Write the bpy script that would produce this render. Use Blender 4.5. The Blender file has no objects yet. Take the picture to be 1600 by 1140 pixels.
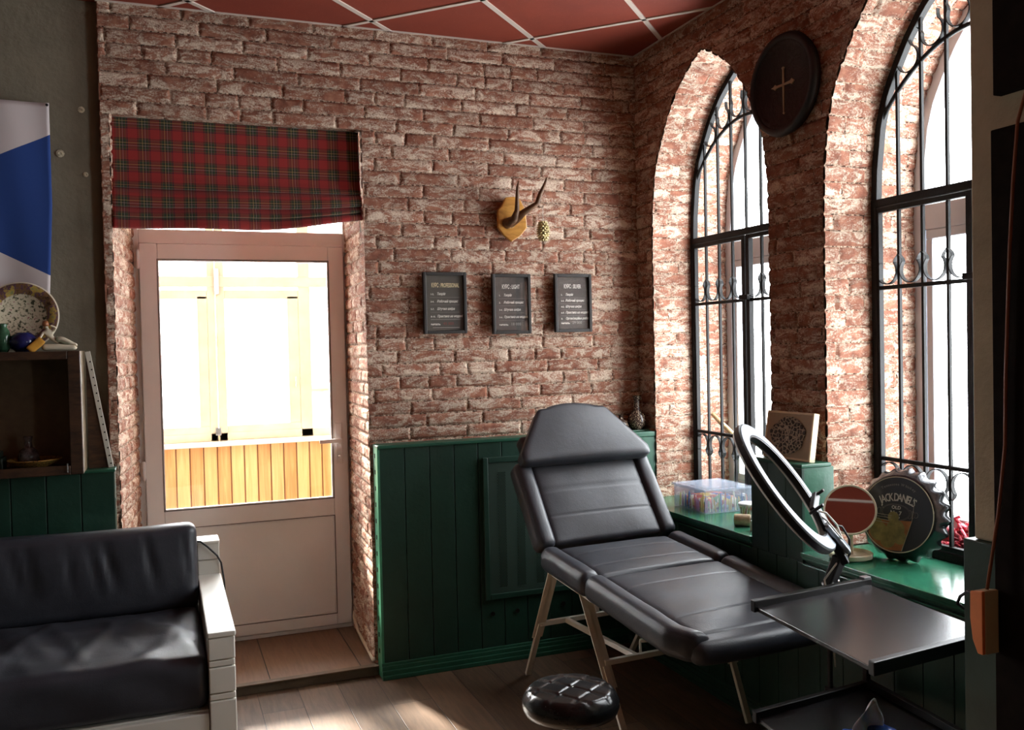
import bpy, bmesh, math, random
import numpy as np
from mathutils import Vector, Matrix, noise
random.seed(7); rng = np.random.default_rng(7)
S = bpy.context.scene
col = S.collection
PI = math.pi

# ---------------------------------------------------------------- camera
cam_d = bpy.data.cameras.new('camera'); cam = bpy.data.objects.new('camera', cam_d); col.objects.link(cam)
cam_d.sensor_fit = 'HORIZONTAL'; cam_d.sensor_width = 36.0; cam_d.lens = 36.0*1415/1600
cam_d.clip_start = .05; cam_d.clip_end = 200
yaw, pit, rol = 0.36816, 0.022972, -0.021752
fw = Vector((math.sin(yaw)*math.cos(pit), math.cos(yaw)*math.cos(pit), -math.sin(pit)))
rt = Vector((math.cos(yaw), -math.sin(yaw), 0)); up = rt.cross(fw)
r2 = math.cos(rol)*rt + math.sin(rol)*up; u2 = -math.sin(rol)*rt + math.cos(rol)*up
cam.matrix_world = Matrix(((r2.x, u2.x, -fw.x, 0), (r2.y, u2.y, -fw.y, 0), (r2.z, u2.z, -fw.z, 1.66), (0, 0, 0, 1)))
S.camera = cam
# ---------------------------------------------------------------- world, sun, portals, exposure
W = bpy.data.worlds.new('World'); S.world = W; W.use_nodes = True
bg = W.node_tree.nodes['Background']; bg.inputs[0].default_value = (.93, .97, 1.0, 1); bg.inputs[1].default_value = 9.0
S.view_settings.view_transform = 'Standard'; S.view_settings.look = 'None'
S.view_settings.exposure = 1.25; S.view_settings.gamma = 1.0; S.view_settings.use_curve_mapping = False
sun_d = bpy.data.lights.new('sun', 'SUN'); sun_d.energy = 12.0; sun_d.angle = math.radians(5.0); sun_d.color = (1, .93, .82)
sun = bpy.data.objects.new('sun', sun_d); col.objects.link(sun); sun.location = (0, 8, 6)
sun.rotation_euler = Vector((.24, -1, -.72)).to_track_quat('-Z', 'Y').to_euler()
def portal(name, loc, direction, sx, sy):
    d = bpy.data.lights.new(name, 'AREA'); d.shape = 'RECTANGLE'; d.size = sx; d.size_y = sy; d.cycles.is_portal = True
    o = bpy.data.objects.new(name, d); col.objects.link(o); o.location = loc
    o.rotation_euler = Vector(direction).to_track_quat('-Z', 'Y').to_euler(); return o
portal('window_portal', (3.10, 3.855, 1.95), (-1, 0, 0), 1.05, 2.35)
portal('window_portal', (3.10, 2.475, 1.95), (-1, 0, 0), 1.05, 2.35)
portal('window_portal', (3.05, -.5, 1.55), (-1, 0, 0), .9, 1.5)  # portal for the unseen opening added as fill behind the camera
portal('door_portal', (.5, 6.42, 2.0), (0, -1, 0), 3.4, 1.95)
S.cycles.max_bounces = 10; S.cycles.diffuse_bounces = 6; S.cycles.glossy_bounces = 4
S.cycles.transparent_max_bounces = 16; S.cycles.sample_clamp_indirect = 8.0
S.cycles.caustics_reflective = False; S.cycles.caustics_refractive = False
try:
    S.cycles.use_denoising = True
    S.cycles.denoiser = 'OPENIMAGEDENOISE'
except Exception: pass

# ---------------------------------------------------------------- helpers: materials
def srgb(r, g, b):
    f = lambda c: (c/255/12.92) if c/255 <= .04045 else ((c/255+.055)/1.055)**2.4
    return (f(r), f(g), f(b), 1)
class NT:
    def __init__(s, name):
        s.m = bpy.data.materials.new(name); s.m.use_nodes = True; s.t = s.m.node_tree
        s.b = s.t.nodes['Principled BSDF']; s.o = s.t.nodes['Material Output']
    def n(s, typ, **kw):
        x = s.t.nodes.new(typ)
        for k, v in kw.items():
            if k.startswith('i_'): x.inputs[int(k[2:])].default_value = v
            else: setattr(x, k, v)
        return x
    def l(s, a, b): s.t.links.new(a, b)
    def math(s, op, a, b=None, c=None):
        x = s.n('ShaderNodeMath', operation=op)
        for i, v in enumerate((a, b, c)):
            if v is None: continue
            if isinstance(v, (int, float)): x.inputs[i].default_value = v
            else: s.l(v, x.inputs[i])
        return x.outputs[0]
    def mix(s, f, a, b, blend='MIX'):
        x = s.n('ShaderNodeMix', data_type='RGBA', blend_type=blend)
        for i, v in ((0, f), (6, a), (7, b)):
            if isinstance(v, (int, float, tuple)): x.inputs[i].default_value = v
            else: s.l(v, x.inputs[i])
        return x.outputs[2]
    def noise(s, vec, scale, detail=4, rough=.6):
        x = s.n('ShaderNodeTexNoise'); x.inputs['Scale'].default_value = scale; x.inputs['Detail'].default_value = detail
        x.inputs['Roughness'].default_value = rough
        if vec is not None: s.l(vec, x.inputs['Vector'])
        return x
    def ramp(s, f, pts, interp='LINEAR'):
        x = s.n('ShaderNodeValToRGB'); cr = x.color_ramp; cr.interpolation = interp
        while len(cr.elements) < len(pts): cr.elements.new(.5)
        for e, (p, c) in zip(cr.elements, pts):
            e.position = p; e.color = c if isinstance(c, tuple) else (c, c, c, 1)
        s.l(f, x.inputs[0]); return x.outputs[0]
    def sstep(s, f, a, b):
        x = s.n('ShaderNodeMapRange', interpolation_type='SMOOTHSTEP'); x.inputs[1].default_value = a; x.inputs[2].default_value = b
        s.l(f, x.inputs[0]); return x.outputs[0]
    def bump(s, h, dist, strength=1.0, prev=None):
        x = s.n('ShaderNodeBump'); x.inputs['Strength'].default_value = strength; x.inputs['Distance'].default_value = dist
        s.l(h, x.inputs['Height'])
        if prev is not None: s.l(prev, x.inputs['Normal'])
        return x.outputs[0]
    def obj(s): return s.n('ShaderNodeTexCoord').outputs['Object']
    def gen(s): return s.n('ShaderNodeTexCoord').outputs['Generated']
    def uv(s): return s.n('ShaderNodeTexCoord').outputs['UV']
    def setc(s, v):
        if isinstance(v, tuple): s.b.inputs['Base Color'].default_value = v
        else: s.l(v, s.b.inputs['Base Color'])
def simple(name, c, rough=.5, metal=0, var=0, vscale=20, bump=0, bscale=200, coat=0, spec=.5):
    t = NT(name); t.b.inputs['Roughness'].default_value = rough; t.b.inputs['Metallic'].default_value = metal
    t.b.inputs['Specular IOR Level'].default_value = spec; t.b.inputs['Coat Weight'].default_value = coat
    o = t.obj(); nz = t.noise(o, vscale, 5)
    d = tuple(max(0, x*(1-var)) for x in c[:3])+(1,); e = tuple(min(1, x*(1+var)) for x in c[:3])+(1,)
    t.setc(t.ramp(nz.outputs[0], ((.3, d), (.7, e))))
    if bump: t.l(t.bump(t.noise(o, bscale, 3).outputs[0], bump), t.b.inputs['Normal'])
    return t.m
BH, BW = .0655, .305
def mat_brick(name='brick', tint=1.0):
    t = NT(name); uv = t.uv()
    wob = t.noise(uv, 14, 3)
    w = t.n('ShaderNodeVectorMath', operation='SUBTRACT'); t.l(wob.outputs['Color'], w.inputs[0]); w.inputs[1].default_value = (.5, .5, .5)
    w2 = t.n('ShaderNodeVectorMath', operation='MULTIPLY'); t.l(w.outputs[0], w2.inputs[0]); w2.inputs[1].default_value = (.022, .008, 0)
    w3 = t.n('ShaderNodeVectorMath', operation='ADD'); t.l(uv, w3.inputs[0]); t.l(w2.outputs[0], w3.inputs[1])
    sp = t.n('ShaderNodeSeparateXYZ'); t.l(w3.outputs[0], sp.inputs[0]); u, v = sp.outputs[0], sp.outputs[1]
    vr = t.math('DIVIDE', v, BH); row = t.math('FLOOR', vr)
    off = t.math('ADD', t.math('MULTIPLY', t.math('FLOORED_MODULO', row, 2.0), .5), t.math('MULTIPLY', t.math('SINE', t.math('MULTIPLY', row, 2.4)), .13))
    U = t.math('ADD', t.math('DIVIDE', u, BW), off); idn = t.math('FLOOR', U); fx = t.math('FRACT', U); fz = t.math('FRACT', vr)
    hs = t.math('FRACT', t.math('MULTIPLY', t.math('SINE', t.math('ADD', t.math('MULTIPLY', idn, 1.7), t.math('MULTIPLY', row, 2.3))), 37.7))
    split = t.math('GREATER_THAN', t.math('ABSOLUTE', hs), .87)
    fx2 = t.math('FRACT', t.math('MULTIPLY', fx, 2.0)); half = t.math('MULTIPLY', t.math('FLOOR', t.math('MULTIPLY', fx, 2.0)), split)
    dx1 = t.math('MULTIPLY', t.math('MINIMUM', fx, t.math('SUBTRACT', 1.0, fx)), BW)
    dx2 = t.math('MULTIPLY', t.math('MINIMUM', fx2, t.math('SUBTRACT', 1.0, fx2)), BW/2)
    dx = t.math('ADD', t.math('MULTIPLY', dx2, split), t.math('MULTIPLY', dx1, t.math('SUBTRACT', 1.0, split)))
    dz = t.math('MULTIPLY', t.math('MINIMUM', fz, t.math('SUBTRACT', 1.0, fz)), BH)
    d = t.math('MINIMUM', dx, dz)
    d = t.math('ADD', d, t.math('MULTIPLY', t.math('SUBTRACT', t.noise(uv, 90, 2).outputs[0], .5), .004))
    body = t.sstep(d, .0011, .0038)
    bulge = t.sstep(d, .0, .013)
    cmb = t.n('ShaderNodeCombineXYZ'); t.l(t.math('ADD', idn, t.math('MULTIPLY', half, .5)), cmb.inputs[0]); t.l(row, cmb.inputs[1])
    wn = t.n('ShaderNodeTexWhiteNoise', noise_dimensions='2D'); t.l(cmb.outputs[0], wn.inputs['Vector'])
    # per-brick shifted, stretched coordinates so that the whitewash breaks at each brick
    sc = t.n('ShaderNodeVectorMath', operation='MULTIPLY'); t.l(wn.outputs['Color'], sc.inputs[0]); sc.inputs[1].default_value = (37, 53, 11)
    ad = t.n('ShaderNodeVectorMath', operation='ADD'); t.l(uv, ad.inputs[0]); t.l(sc.outputs[0], ad.inputs[1])
    mp = t.n('ShaderNodeMapping'); t.l(ad.outputs[0], mp.inputs[0]); mp.inputs['Scale'].default_value = (1, 2.4, 1); mp.inputs['Rotation'].default_value = (0, 0, .12)
    n1 = t.noise(mp.outputs[0], 9.5, 9, .76); n1.inputs['Distortion'].default_value = .9
    n2 = t.noise(ad.outputs[0], 130, 3, .7)
    f = t.math('ADD', t.math('ADD', n1.outputs[0], t.math('MULTIPLY', t.math('SUBTRACT', n2.outputs[0], .5), .32)), t.math('MULTIPLY', t.math('SUBTRACT', wn.outputs[0], .5), .05))
    white = t.sstep(f, .438, .61)
    n3 = t.noise(ad.outputs[0], 25, 5, .6)
    red = t.ramp(n3.outputs[0], ((.28, srgb(120, 77, 62)), (.5, srgb(154, 100, 80)), (.72, srgb(180, 127, 102))))
    wht = t.ramp(n2.outputs[0], ((.3, srgb(192, 165, 144)), (.7, srgb(233, 215, 194))))
    c = t.mix(white, red, wht)
    vari = t.math('ADD', .82, t.math('MULTIPLY', wn.outputs[0], .3))
    vv = t.n('ShaderNodeCombineXYZ'); [t.l(vari, vv.inputs[i]) for i in range(3)]
    c = t.mix(1.0, c, vv.outputs[0], 'MULTIPLY')
    n4 = t.noise(uv, 60, 3)
    mort = t.ramp(n4.outputs[0], ((.42, srgb(70, 44, 34)), (.56, srgb(215, 190, 165))))
    t.setc(t.mix(body, mort, c))
    t.b.inputs['Roughness'].default_value = .92; t.b.inputs['Specular IOR Level'].default_value = .25
    # relief
    cr = t.noise(mp.outputs[0], 22, 8, .75); cr.inputs['Distortion'].default_value = 1.2
    h = t.math('ADD', t.math('MULTIPLY', bulge, .9), t.math('MULTIPLY', cr.outputs[0], .9))
    h = t.math('ADD', h, t.math('MULTIPLY', n2.outputs[0], .22))
    h = t.math('ADD', h, t.math('MULTIPLY', white, .25))
    t.l(t.bump(h, .0075, .9), t.b.inputs['Normal'])
    return t.m
def mat_planks(name, c1, c2, width, length, axis='Y', rough=.42, gapc=(.01, .008, .006, 1), gap=.0022, bumpd=.0015):
    """planks running along axis, on horizontal faces, object coordinates in metres"""
    t = NT(name); o = t.obj(); sp = t.n('ShaderNodeSeparateXYZ'); t.l(o, sp.inputs[0])
    a, b = (sp.outputs[0], sp.outputs[1]) if axis == 'Y' else (sp.outputs[1], sp.outputs[0])
    aw = t.math('DIVIDE', a, width); k = t.math('FLOOR', aw)
    bl = t.math('ADD', t.math('DIVIDE', b, length), t.math('MULTIPLY', k, .37)); kb = t.math('FLOOR', bl)
    fa, fb = t.math('FRACT', aw), t.math('FRACT', bl)
    da = t.math('MULTIPLY', t.math('MINIMUM', fa, t.math('SUBTRACT', 1.0, fa)), width)
    db = t.math('MULTIPLY', t.math('MINIMUM', fb, t.math('SUBTRACT', 1.0, fb)), length)
    d = t.math('MINIMUM', da, db); g = t.sstep(d, gap*.3, gap)
    cm = t.n('ShaderNodeCombineXYZ'); t.l(k, cm.inputs[0]); t.l(kb, cm.inputs[1])
    wn = t.n('ShaderNodeTexWhiteNoise', noise_dimensions='2D'); t.l(cm.outputs[0], wn.inputs['Vector'])
    sc = t.n('ShaderNodeVectorMath', operation='MULTIPLY'); t.l(wn.outputs['Color'], sc.inputs[0]); sc.inputs[1].default_value = (9, 9, 9)
    ad = t.n('ShaderNodeVectorMath', operation='ADD'); t.l(o, ad.inputs[0]); t.l(sc.outputs[0], ad.inputs[1])
    mp = t.n('ShaderNodeMapping'); t.l(ad.outputs[0], mp.inputs[0]); mp.inputs['Scale'].default_value = (14, 1.2, 14) if axis == 'Y' else (1.2, 14, 14)
    nz = t.noise(mp.outputs[0], 3.2, 8, .68); nz.inputs['Distortion'].default_value = .8
    f = t.math('ADD', t.math('MULTIPLY', nz.outputs[0], .8), t.math('MULTIPLY', wn.outputs[0], .2))
    c = t.ramp(f, ((.28, c1), (.68, c2)))
    t.setc(t.mix(g, gapc, c)); t.b.inputs['Roughness'].default_value = rough
    h = t.math('ADD', t.math('MULTIPLY', g, 1.0), t.math('MULTIPLY', nz.outputs[0], .3))
    t.l(t.bump(h, bumpd, .7), t.b.inputs['Normal']); return t.m
def mat_wood(name, c1, c2, scale=(1, 1, 12), rough=.5, ns=4):
    t = NT(name); o = t.obj(); mp = t.n('ShaderNodeMapping'); t.l(o, mp.inputs[0]); mp.inputs['Scale'].default_value = scale
    nz = t.noise(mp.outputs[0], ns, 7, .62); nz.inputs['Distortion'].default_value = .7
    t.setc(t.ramp(nz.outputs[0], ((.32, c1), (.66, c2)))); t.b.inputs['Roughness'].default_value = rough
    t.l(t.bump(nz.outputs[0], .0008, .6), t.b.inputs['Normal']); return t.m
def mat_glass(name, refl=.07, tint=(1, 1, 1, 1)):
    t = NT(name); t.t.nodes.remove(t.b)
    tr = t.n('ShaderNodeBsdfTransparent'); tr.inputs[0].default_value = tint
    gl = t.n('ShaderNodeBsdfGlossy'); gl.inputs['Roughness'].default_value = .02
    fr = t.n('ShaderNodeLayerWeight'); sch = t.math('ADD', .035, t.math('MULTIPLY', t.math('POWER', fr.outputs['Facing'], 5.0), .9))
    mx = t.n('ShaderNodeMixShader'); t.l(sch, mx.inputs[0]); t.l(tr.outputs[0], mx.inputs[1]); t.l(gl.outputs[0], mx.inputs[2])
    t.l(mx.outputs[0], t.o.inputs[0]); return t.m
def mat_leather(name, c, rough=.36, bd=.0006, bs=260):
    t = NT(name); o = t.obj(); v = t.n('ShaderNodeTexVoronoi'); v.inputs['Scale'].default_value = bs; t.l(o, v.inputs['Vector'])
    n1 = t.noise(o, 7, 5)
    t.setc(t.ramp(n1.outputs[0], ((.3, tuple(x*.8 for x in c[:3])+(1,)), (.7, tuple(x*1.2 for x in c[:3])+(1,)))))
    t.l(t.ramp(n1.outputs[0], ((.3, rough-.05), (.7, rough+.07))), t.b.inputs['Roughness'])
    b = t.bump(v.outputs[0], bd, .5); n2 = t.noise(o, 30, 4)
    t.l(t.bump(n2.outputs[0], .002, .35, b), t.b.inputs['Normal']); return t.m

M = {}
M['brick'] = mat_brick()
M['concrete'] = simple('concrete', srgb(128, 121, 104), .95, var=.16, vscale=3.5, bump=.004, bscale=24)
M['ceiling'] = None
def mat_ceiling():
    t = NT('ceiling_panel'); o = t.obj(); n1 = t.noise(o, 2.0, 4); n2 = t.noise(o, 240, 2)
    c = t.ramp(n1.outputs[0], ((.3, srgb(118, 43, 26)), (.7, srgb(136, 53, 31))))
    t.setc(t.mix(t.sstep(n2.outputs[0], .68, .74), c, srgb(196, 128, 96))); t.b.inputs['Roughness'].default_value = .75
    return t.m
M['ceiling'] = mat_ceiling()
M['grid'] = simple('grid_white', srgb(205, 190, 178), .5)
M['upvc'] = simple('white_plastic_profile', srgb(226, 222, 220), .38, var=.03, vscale=4)
M['upvc_cool'] = simple('window_plastic_profile', srgb(205, 208, 216), .4, var=.03, vscale=4)
M['glass'] = mat_glass('window_glass')
M['green'] = simple('green_paint', srgb(34, 84, 64), .38, var=.16, vscale=6, bump=.0012, bscale=30)
M['green_dk'] = simple('green_paint_panel', srgb(24, 56, 44), .42, var=.18, vscale=6, bump=.0012, bscale=30)
M['floor'] = mat_planks('laminate_floor', srgb(70, 55, 43), srgb(118, 94, 74), .19, 1.3)
M['step'] = mat_planks('threshold_planks', srgb(92, 68, 52), srgb(132, 102, 80), .4465, 9, rough=.5, gap=.004)
M['iron'] = simple('black_iron', (.008, .008, .008, 1), .55, var=.3, bump=.001, bscale=120, spec=.2)
M['black'] = simple('black_plastic', (.010, .010, .011, 1), .42, var=.2, spec=.35)
M['leather'] = mat_leather('black_leatherette', (.036, .040, .050, 1), .42)
M['leather_sofa'] = mat_leather('slate_leatherette', (.032, .035, .045, 1), .43, .0004, 300)
M['leather_stool'] = mat_leather('glossy_black_vinyl', (.010, .010, .011, 1), .25, .0002, 300)
M['cream_metal'] = simple('cream_enamel', srgb(238, 234, 222), .38, var=.06, vscale=12)
M['steel'] = simple('bolt_steel', (.6, .6, .6, 1), .25, 1)
M['chrome'] = simple('chrome', (.8, .8, .82, 1), .12, 1)
M['white_paint'] = simple('white_paint', srgb(222, 220, 210), .42, var=.03, vscale=5)
M['darkwood'] = mat_wood('dark_stained_wood', srgb(38, 24, 16), srgb(78, 52, 34), (3, 3, 12), .45)
M['sidewood'] = mat_wood('pale_side_wood', srgb(92, 78, 58), srgb(128, 110, 84), (3, 3, 3), .6)  # paler, greyer wood than the cabinet front
M['blackboard'] = simple('dark_board', (.012, .008, .006, 1), .85, var=.3, spec=.08)
M['white_trim'] = simple('perforated_strip_white', srgb(200, 196, 184), .5)

# ---------------------------------------------------------------- helpers: meshes
class MB:
    def __init__(s): s.bm = bmesh.new(); s.uvl = None
    def box(s, lo, hi, mat=None):
        x0, y0, z0 = lo; x1, y1, z1 = hi
        vs = [s.bm.verts.new(p) for p in ((x0, y0, z0), (x1, y0, z0), (x1, y1, z0), (x0, y1, z0), (x0, y0, z1), (x1, y0, z1), (x1, y1, z1), (x0, y1, z1))]
        if mat is not None:
            for v in vs: v.co = mat @ v.co
        for f in ((3, 2, 1, 0), (4, 5, 6, 7), (0, 1, 5, 4), (1, 2, 6, 5), (2, 3, 7, 6), (3, 0, 4, 7)): s.bm.faces.new([vs[i] for i in f])
        return s
    def bar(s, a, b, w, h=None, upv=(0, 0, 1)):
        """rectangular bar from a to b"""
        a, b = Vector(a), Vector(b); h = h or w; d = b-a; L = d.length; d.normalize(); q = Vector(upv)
        if abs(d.dot(q)) > .95: q = Vector((1, 0, 0))
        x = d.cross(q).normalized(); y = x.cross(d)
        m = Matrix(((x.x, y.x, d.x, a.x), (x.y, y.y, d.y, a.y), (x.z, y.z, d.z, a.z), (0, 0, 0, 1)))
        return s.box((-w/2, -h/2, 0), (w/2, h/2, L), m)
    def tube(s, pts, r, seg=10, closed=False, cap=True):
        pts = [Vector(p) for p in pts]; n = len(pts); rs = r if isinstance(r, (list, tuple)) else [r]*n
        rings = []; prev = None
        for i, p in enumerate(pts):
            if closed: t = pts[(i+1) % n]-pts[i-1]
            else: t = pts[min(i+1, n-1)]-pts[max(i-1, 0)]
            t.normalize()
            if prev is None:
                q = Vector((0, 0, 1)) if abs(t.z) < .9 else Vector((1, 0, 0)); x = t.cross(q).normalized()
            else:
                x = (prev-t*prev.dot(t)).normalized()
            prev = x; y = t.cross(x)
            rings.append([s.bm.verts.new(p+(x*math.cos(k*2*PI/seg)+y*math.sin(k*2*PI/seg))*rs[i]) for k in range(seg)])
        m = n if closed else n-1
        for i in range(m):
            A, B = rings[i], rings[(i+1) % n]
            for k in range(seg): s.bm.faces.new((A[k], A[(k+1) % seg], B[(k+1) % seg], B[k]))
        if cap and not closed:
            s.bm.faces.new(rings[0][::-1]); s.bm.faces.new(rings[-1])
        return s
    def lathe(s, prof, c=(0, 0, 0), seg=32, m=None):
        """prof: (r, z) list, about z"""
        m = m or Matrix.Translation(c); rings = []
        for r, z in prof:
            if r < 1e-6: rings.append([s.bm.verts.new(m @ Vector((0, 0, z)))])
            else: rings.append([s.bm.verts.new(m @ Vector((r*math.cos(k*2*PI/seg), r*math.sin(k*2*PI/seg), z))) for k in range(seg)])
        for A, B in zip(rings, rings[1:]):
            if len(A) == 1 and len(B) == 1: continue
            for k in range(seg):
                if len(A) == 1: s.bm.faces.new((A[0], B[(k+1) % seg], B[k]))
                elif len(B) == 1: s.bm.faces.new((A[k], A[(k+1) % seg], B[0]))
                else: s.bm.faces.new((A[k], A[(k+1) % seg], B[(k+1) % seg], B[k]))
        return s
    def prism(s, poly, fn, d0, d1):
        """poly: 2d list, fn(a,b,d)->3d"""
        A = [s.bm.verts.new(fn(a, b, d0)) for a, b in poly]; B = [s.bm.verts.new(fn(a, b, d1)) for a, b in poly]
        s.bm.faces.new(A[::-1]); s.bm.faces.new(B); n = len(poly)
        for i in range(n): s.bm.faces.new((A[i], A[(i+1) % n], B[(i+1) % n], B[i]))
        return s
    def band(s, inner, outer, fn, d0, d1, closed=False):
        """closed section band between two polylines of the same length"""
        n = len(inner); V = [[s.bm.verts.new(fn(*p, d)) for p, d in ((inner[i], d0), (outer[i], d0), (outer[i], d1), (inner[i], d1))] for i in range(n)]
        for i in range(n if closed else n-1):
            A, B = V[i], V[(i+1) % n]
            for k in range(4): s.bm.faces.new((A[k], A[(k+1) % 4], B[(k+1) % 4], B[k]))
        if not closed: s.bm.faces.new(V[0]); s.bm.faces.new(V[-1][::-1])
        return s
    def cushion(s, m, half, r, res=(12, 12, 4), fn=None):
        """rounded block; fn(n, p)->p moves points, n in [-1,1]^3"""
        hx, hy, hz = half; idx = {}
        def key(a, b, c): return (round(a, 5), round(b, 5), round(c, 5))
        def vert(n):
            k = key(*n)
            if k in idx: return idx[k]
            p = Vector((n[0]*hx, n[1]*hy, n[2]*hz))
            q = Vector((max(-hx+r, min(hx-r, p.x)), max(-hy+r, min(hy-r, p.y)), max(-hz+r, min(hz-r, p.z))))
            d = p-q
            if d.length > 1e-9: p = q+d.normalized()*r
            if fn: p = fn(n, p)
            v = s.bm.verts.new(m @ p); idx[k] = v; return v
        def dist(k, n, h):
            # denser near the edges
            t = -1+2*k/n; return math.copysign(abs(t)**.75, t) if n > 6 else t
        def lst(n, h): return [dist(k, n, h) for k in range(n+1)]
        X, Y, Z = lst(res[0], hx), lst(res[1], hy), lst(res[2], hz)
        def face(P, flip):
            vs = []
            for p in P:
                v = vert(p)
                if v not in vs: vs.append(v)
            if len(vs) < 3: return
            try: s.bm.faces.new(vs[::-1] if flip else vs)
            except ValueError: pass
        for k, fl in ((1, False), (-1, True)):
            for i in range(len(X)-1):
                for j in range(len(Y)-1):
                    face([(X[i], Y[j], k), (X[i+1], Y[j], k), (X[i+1], Y[j+1], k), (X[i], Y[j+1], k)], fl)
            for i in range(len(Y)-1):
                for j in range(len(Z)-1):
                    face([(k, Y[i], Z[j]), (k, Y[i+1], Z[j]), (k, Y[i+1], Z[j+1]), (k, Y[i], Z[j+1])], fl)
            for i in range(len(X)-1):
                for j in range(len(Z)-1):
                    face([(X[i], k, Z[j]), (X[i+1], k, Z[j]), (X[i+1], k, Z[j+1]), (X[i], k, Z[j+1])], not fl)
        return s
    def grid(s, fn, nu, nv, uvfn=None):
        V = [[s.bm.verts.new(fn(i/nu, j/nv)) for j in range(nv+1)] for i in range(nu+1)]
        uvl = s.bm.loops.layers.uv.verify() if uvfn else None
        for i in range(nu):
            for j in range(nv):
                f = s.bm.faces.new((V[i][j], V[i+1][j], V[i+1][j+1], V[i][j+1]))
                if uvl:
                    for lp, (a, b) in zip(f.loops, ((i, j), (i+1, j), (i+1, j+1), (i, j+1))): lp[uvl].uv = uvfn(a/nu, b/nv)
        return s
    def merge(s, me, m):
        b2 = bmesh.new(); b2.from_mesh(me); b2.transform(m); tmp = bpy.data.meshes.new('t'); b2.to_mesh(tmp); b2.free(); s.bm.from_mesh(tmp); bpy.data.meshes.remove(tmp); return s
    def build(s, name, mat, parent=None, smooth=None, bevel=0, bseg=2, sub=0, solid=0, norm=True):
        if norm: bmesh.ops.recalc_face_normals(s.bm, faces=s.bm.faces)
        me = bpy.data.meshes.new(name); s.bm.to_mesh(me); s.bm.free(); me.materials.append(mat)
        return finish(name, me, parent, smooth, bevel, bseg, sub, solid)
def finish(name, me, parent=None, smooth=None, bevel=0, bseg=2, sub=0, solid=0):
    o = bpy.data.objects.new(name, me); col.objects.link(o)
    if smooth is not None:
        for p in me.polygons: p.use_smooth = True
        if smooth < 180: me.set_sharp_from_angle(angle=math.radians(smooth))
    if solid:
        x = o.modifiers.new('solid', 'SOLIDIFY'); x.thickness = solid
    if bevel:
        x = o.modifiers.new('bevel', 'BEVEL'); x.width = bevel; x.segments = bseg; x.limit_method = 'ANGLE'; x.angle_limit = math.radians(40); x.harden_normals = False
    if sub:
        x = o.modifiers.new('sub', 'SUBSURF'); x.levels = sub; x.render_levels = sub
    if parent is not None:
        o.parent = parent
        p = parent; T = Matrix.Identity(4)
        while p is not None: T = T @ Matrix.Translation(p.location) if False else Matrix.Translation(p.location) @ T; p = p.parent
        o.matrix_parent_inverse = T.inverted()
    return o
def thing(name, label, cat, loc=(0, 0, 0), group=None):
    o = bpy.data.objects.new(name, None); col.objects.link(o); o.location = loc; o.empty_display_size = .05
    o['label'] = label; o['category'] = cat
    if group: o['group'] = group
    return o
def tag(o, label, cat, group=None):
    o['label'] = label; o['category'] = cat
    if group: o['group'] = group
    return o
def struct(o, label=None):
    o['kind'] = 'structure'
    if label: o['label'] = label
    return o
def copy_tree(o, parent=None):
    c = o.copy(); col.objects.link(c)
    if parent is not None: c.parent = parent
    for ch in list(o.children): copy_tree(ch, c)
    return c
_tc = {}
def text_mesh(body, size, shear=0, extrude=.0004, space=1.0, align='LEFT', ox=0, bold=0):
    cu = bpy.data.curves.new('t', 'FONT'); cu.body = body; cu.size = size; cu.shear = shear; cu.extrude = extrude
    cu.space_character = space; cu.align_x = align; cu.resolution_u = 2; cu.offset = bold
    ob = bpy.data.objects.new('t', cu); col.objects.link(ob); bpy.context.view_layer.update()
    dg = bpy.context.evaluated_depsgraph_get(); me = bpy.data.meshes.new_from_object(ob.evaluated_get(dg))
    w = ob.dimensions.x
    bpy.data.objects.remove(ob); return me, w

# numpy helpers
def hash2(a, b): 
    v = np.sin(a*127.1+b*311.7)*43758.5453; return v-np.floor(v)
def vnoise(x, y):
    xi, yi = np.floor(x), np.floor(y); fx, fy = x-xi, y-yi; fx = fx*fx*(3-2*fx); fy = fy*fy*(3-2*fy)
    a, b, c, d = hash2(xi, yi), hash2(xi+1, yi), hash2(xi, yi+1), hash2(xi+1, yi+1)
    return (a*(1-fx)+b*fx)*(1-fy)+(c*(1-fx)+d*fx)*fy
def brick_h(u, v):
    row = np.floor(v/BH); off = .5*np.mod(row, 2)+.13*np.sin(row*2.4); U = u/BW+off; i = np.floor(U); fx = U-i; fz = v/BH-row
    hs = np.sin(i*1.7+row*2.3)*37.7; hs = hs-np.floor(hs); sp = hs > .87
    dx = np.minimum(fx, 1-fx)*BW; f2 = np.mod(fx*2, 1); dx = np.where(sp, np.minimum(f2, 1-f2)*BW/2, dx)
    d = np.minimum(dx, np.minimum(fz, 1-fz)*BH); e = np.clip(d/.012, 0, 1); e = e*e*(3-2*e)
    r = hash2(i+np.where(sp, np.floor(fx*2)*.5, 0), row); tilt = (hash2(i+.3, row+.7)-.5)*(fz-.5)*2
    n = vnoise(u*35, v*35)*.6+vnoise(u*80+9, v*80)*.4
    return e*(.55+.3*r+.12*tilt)+e*(n-.5)*.45
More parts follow.
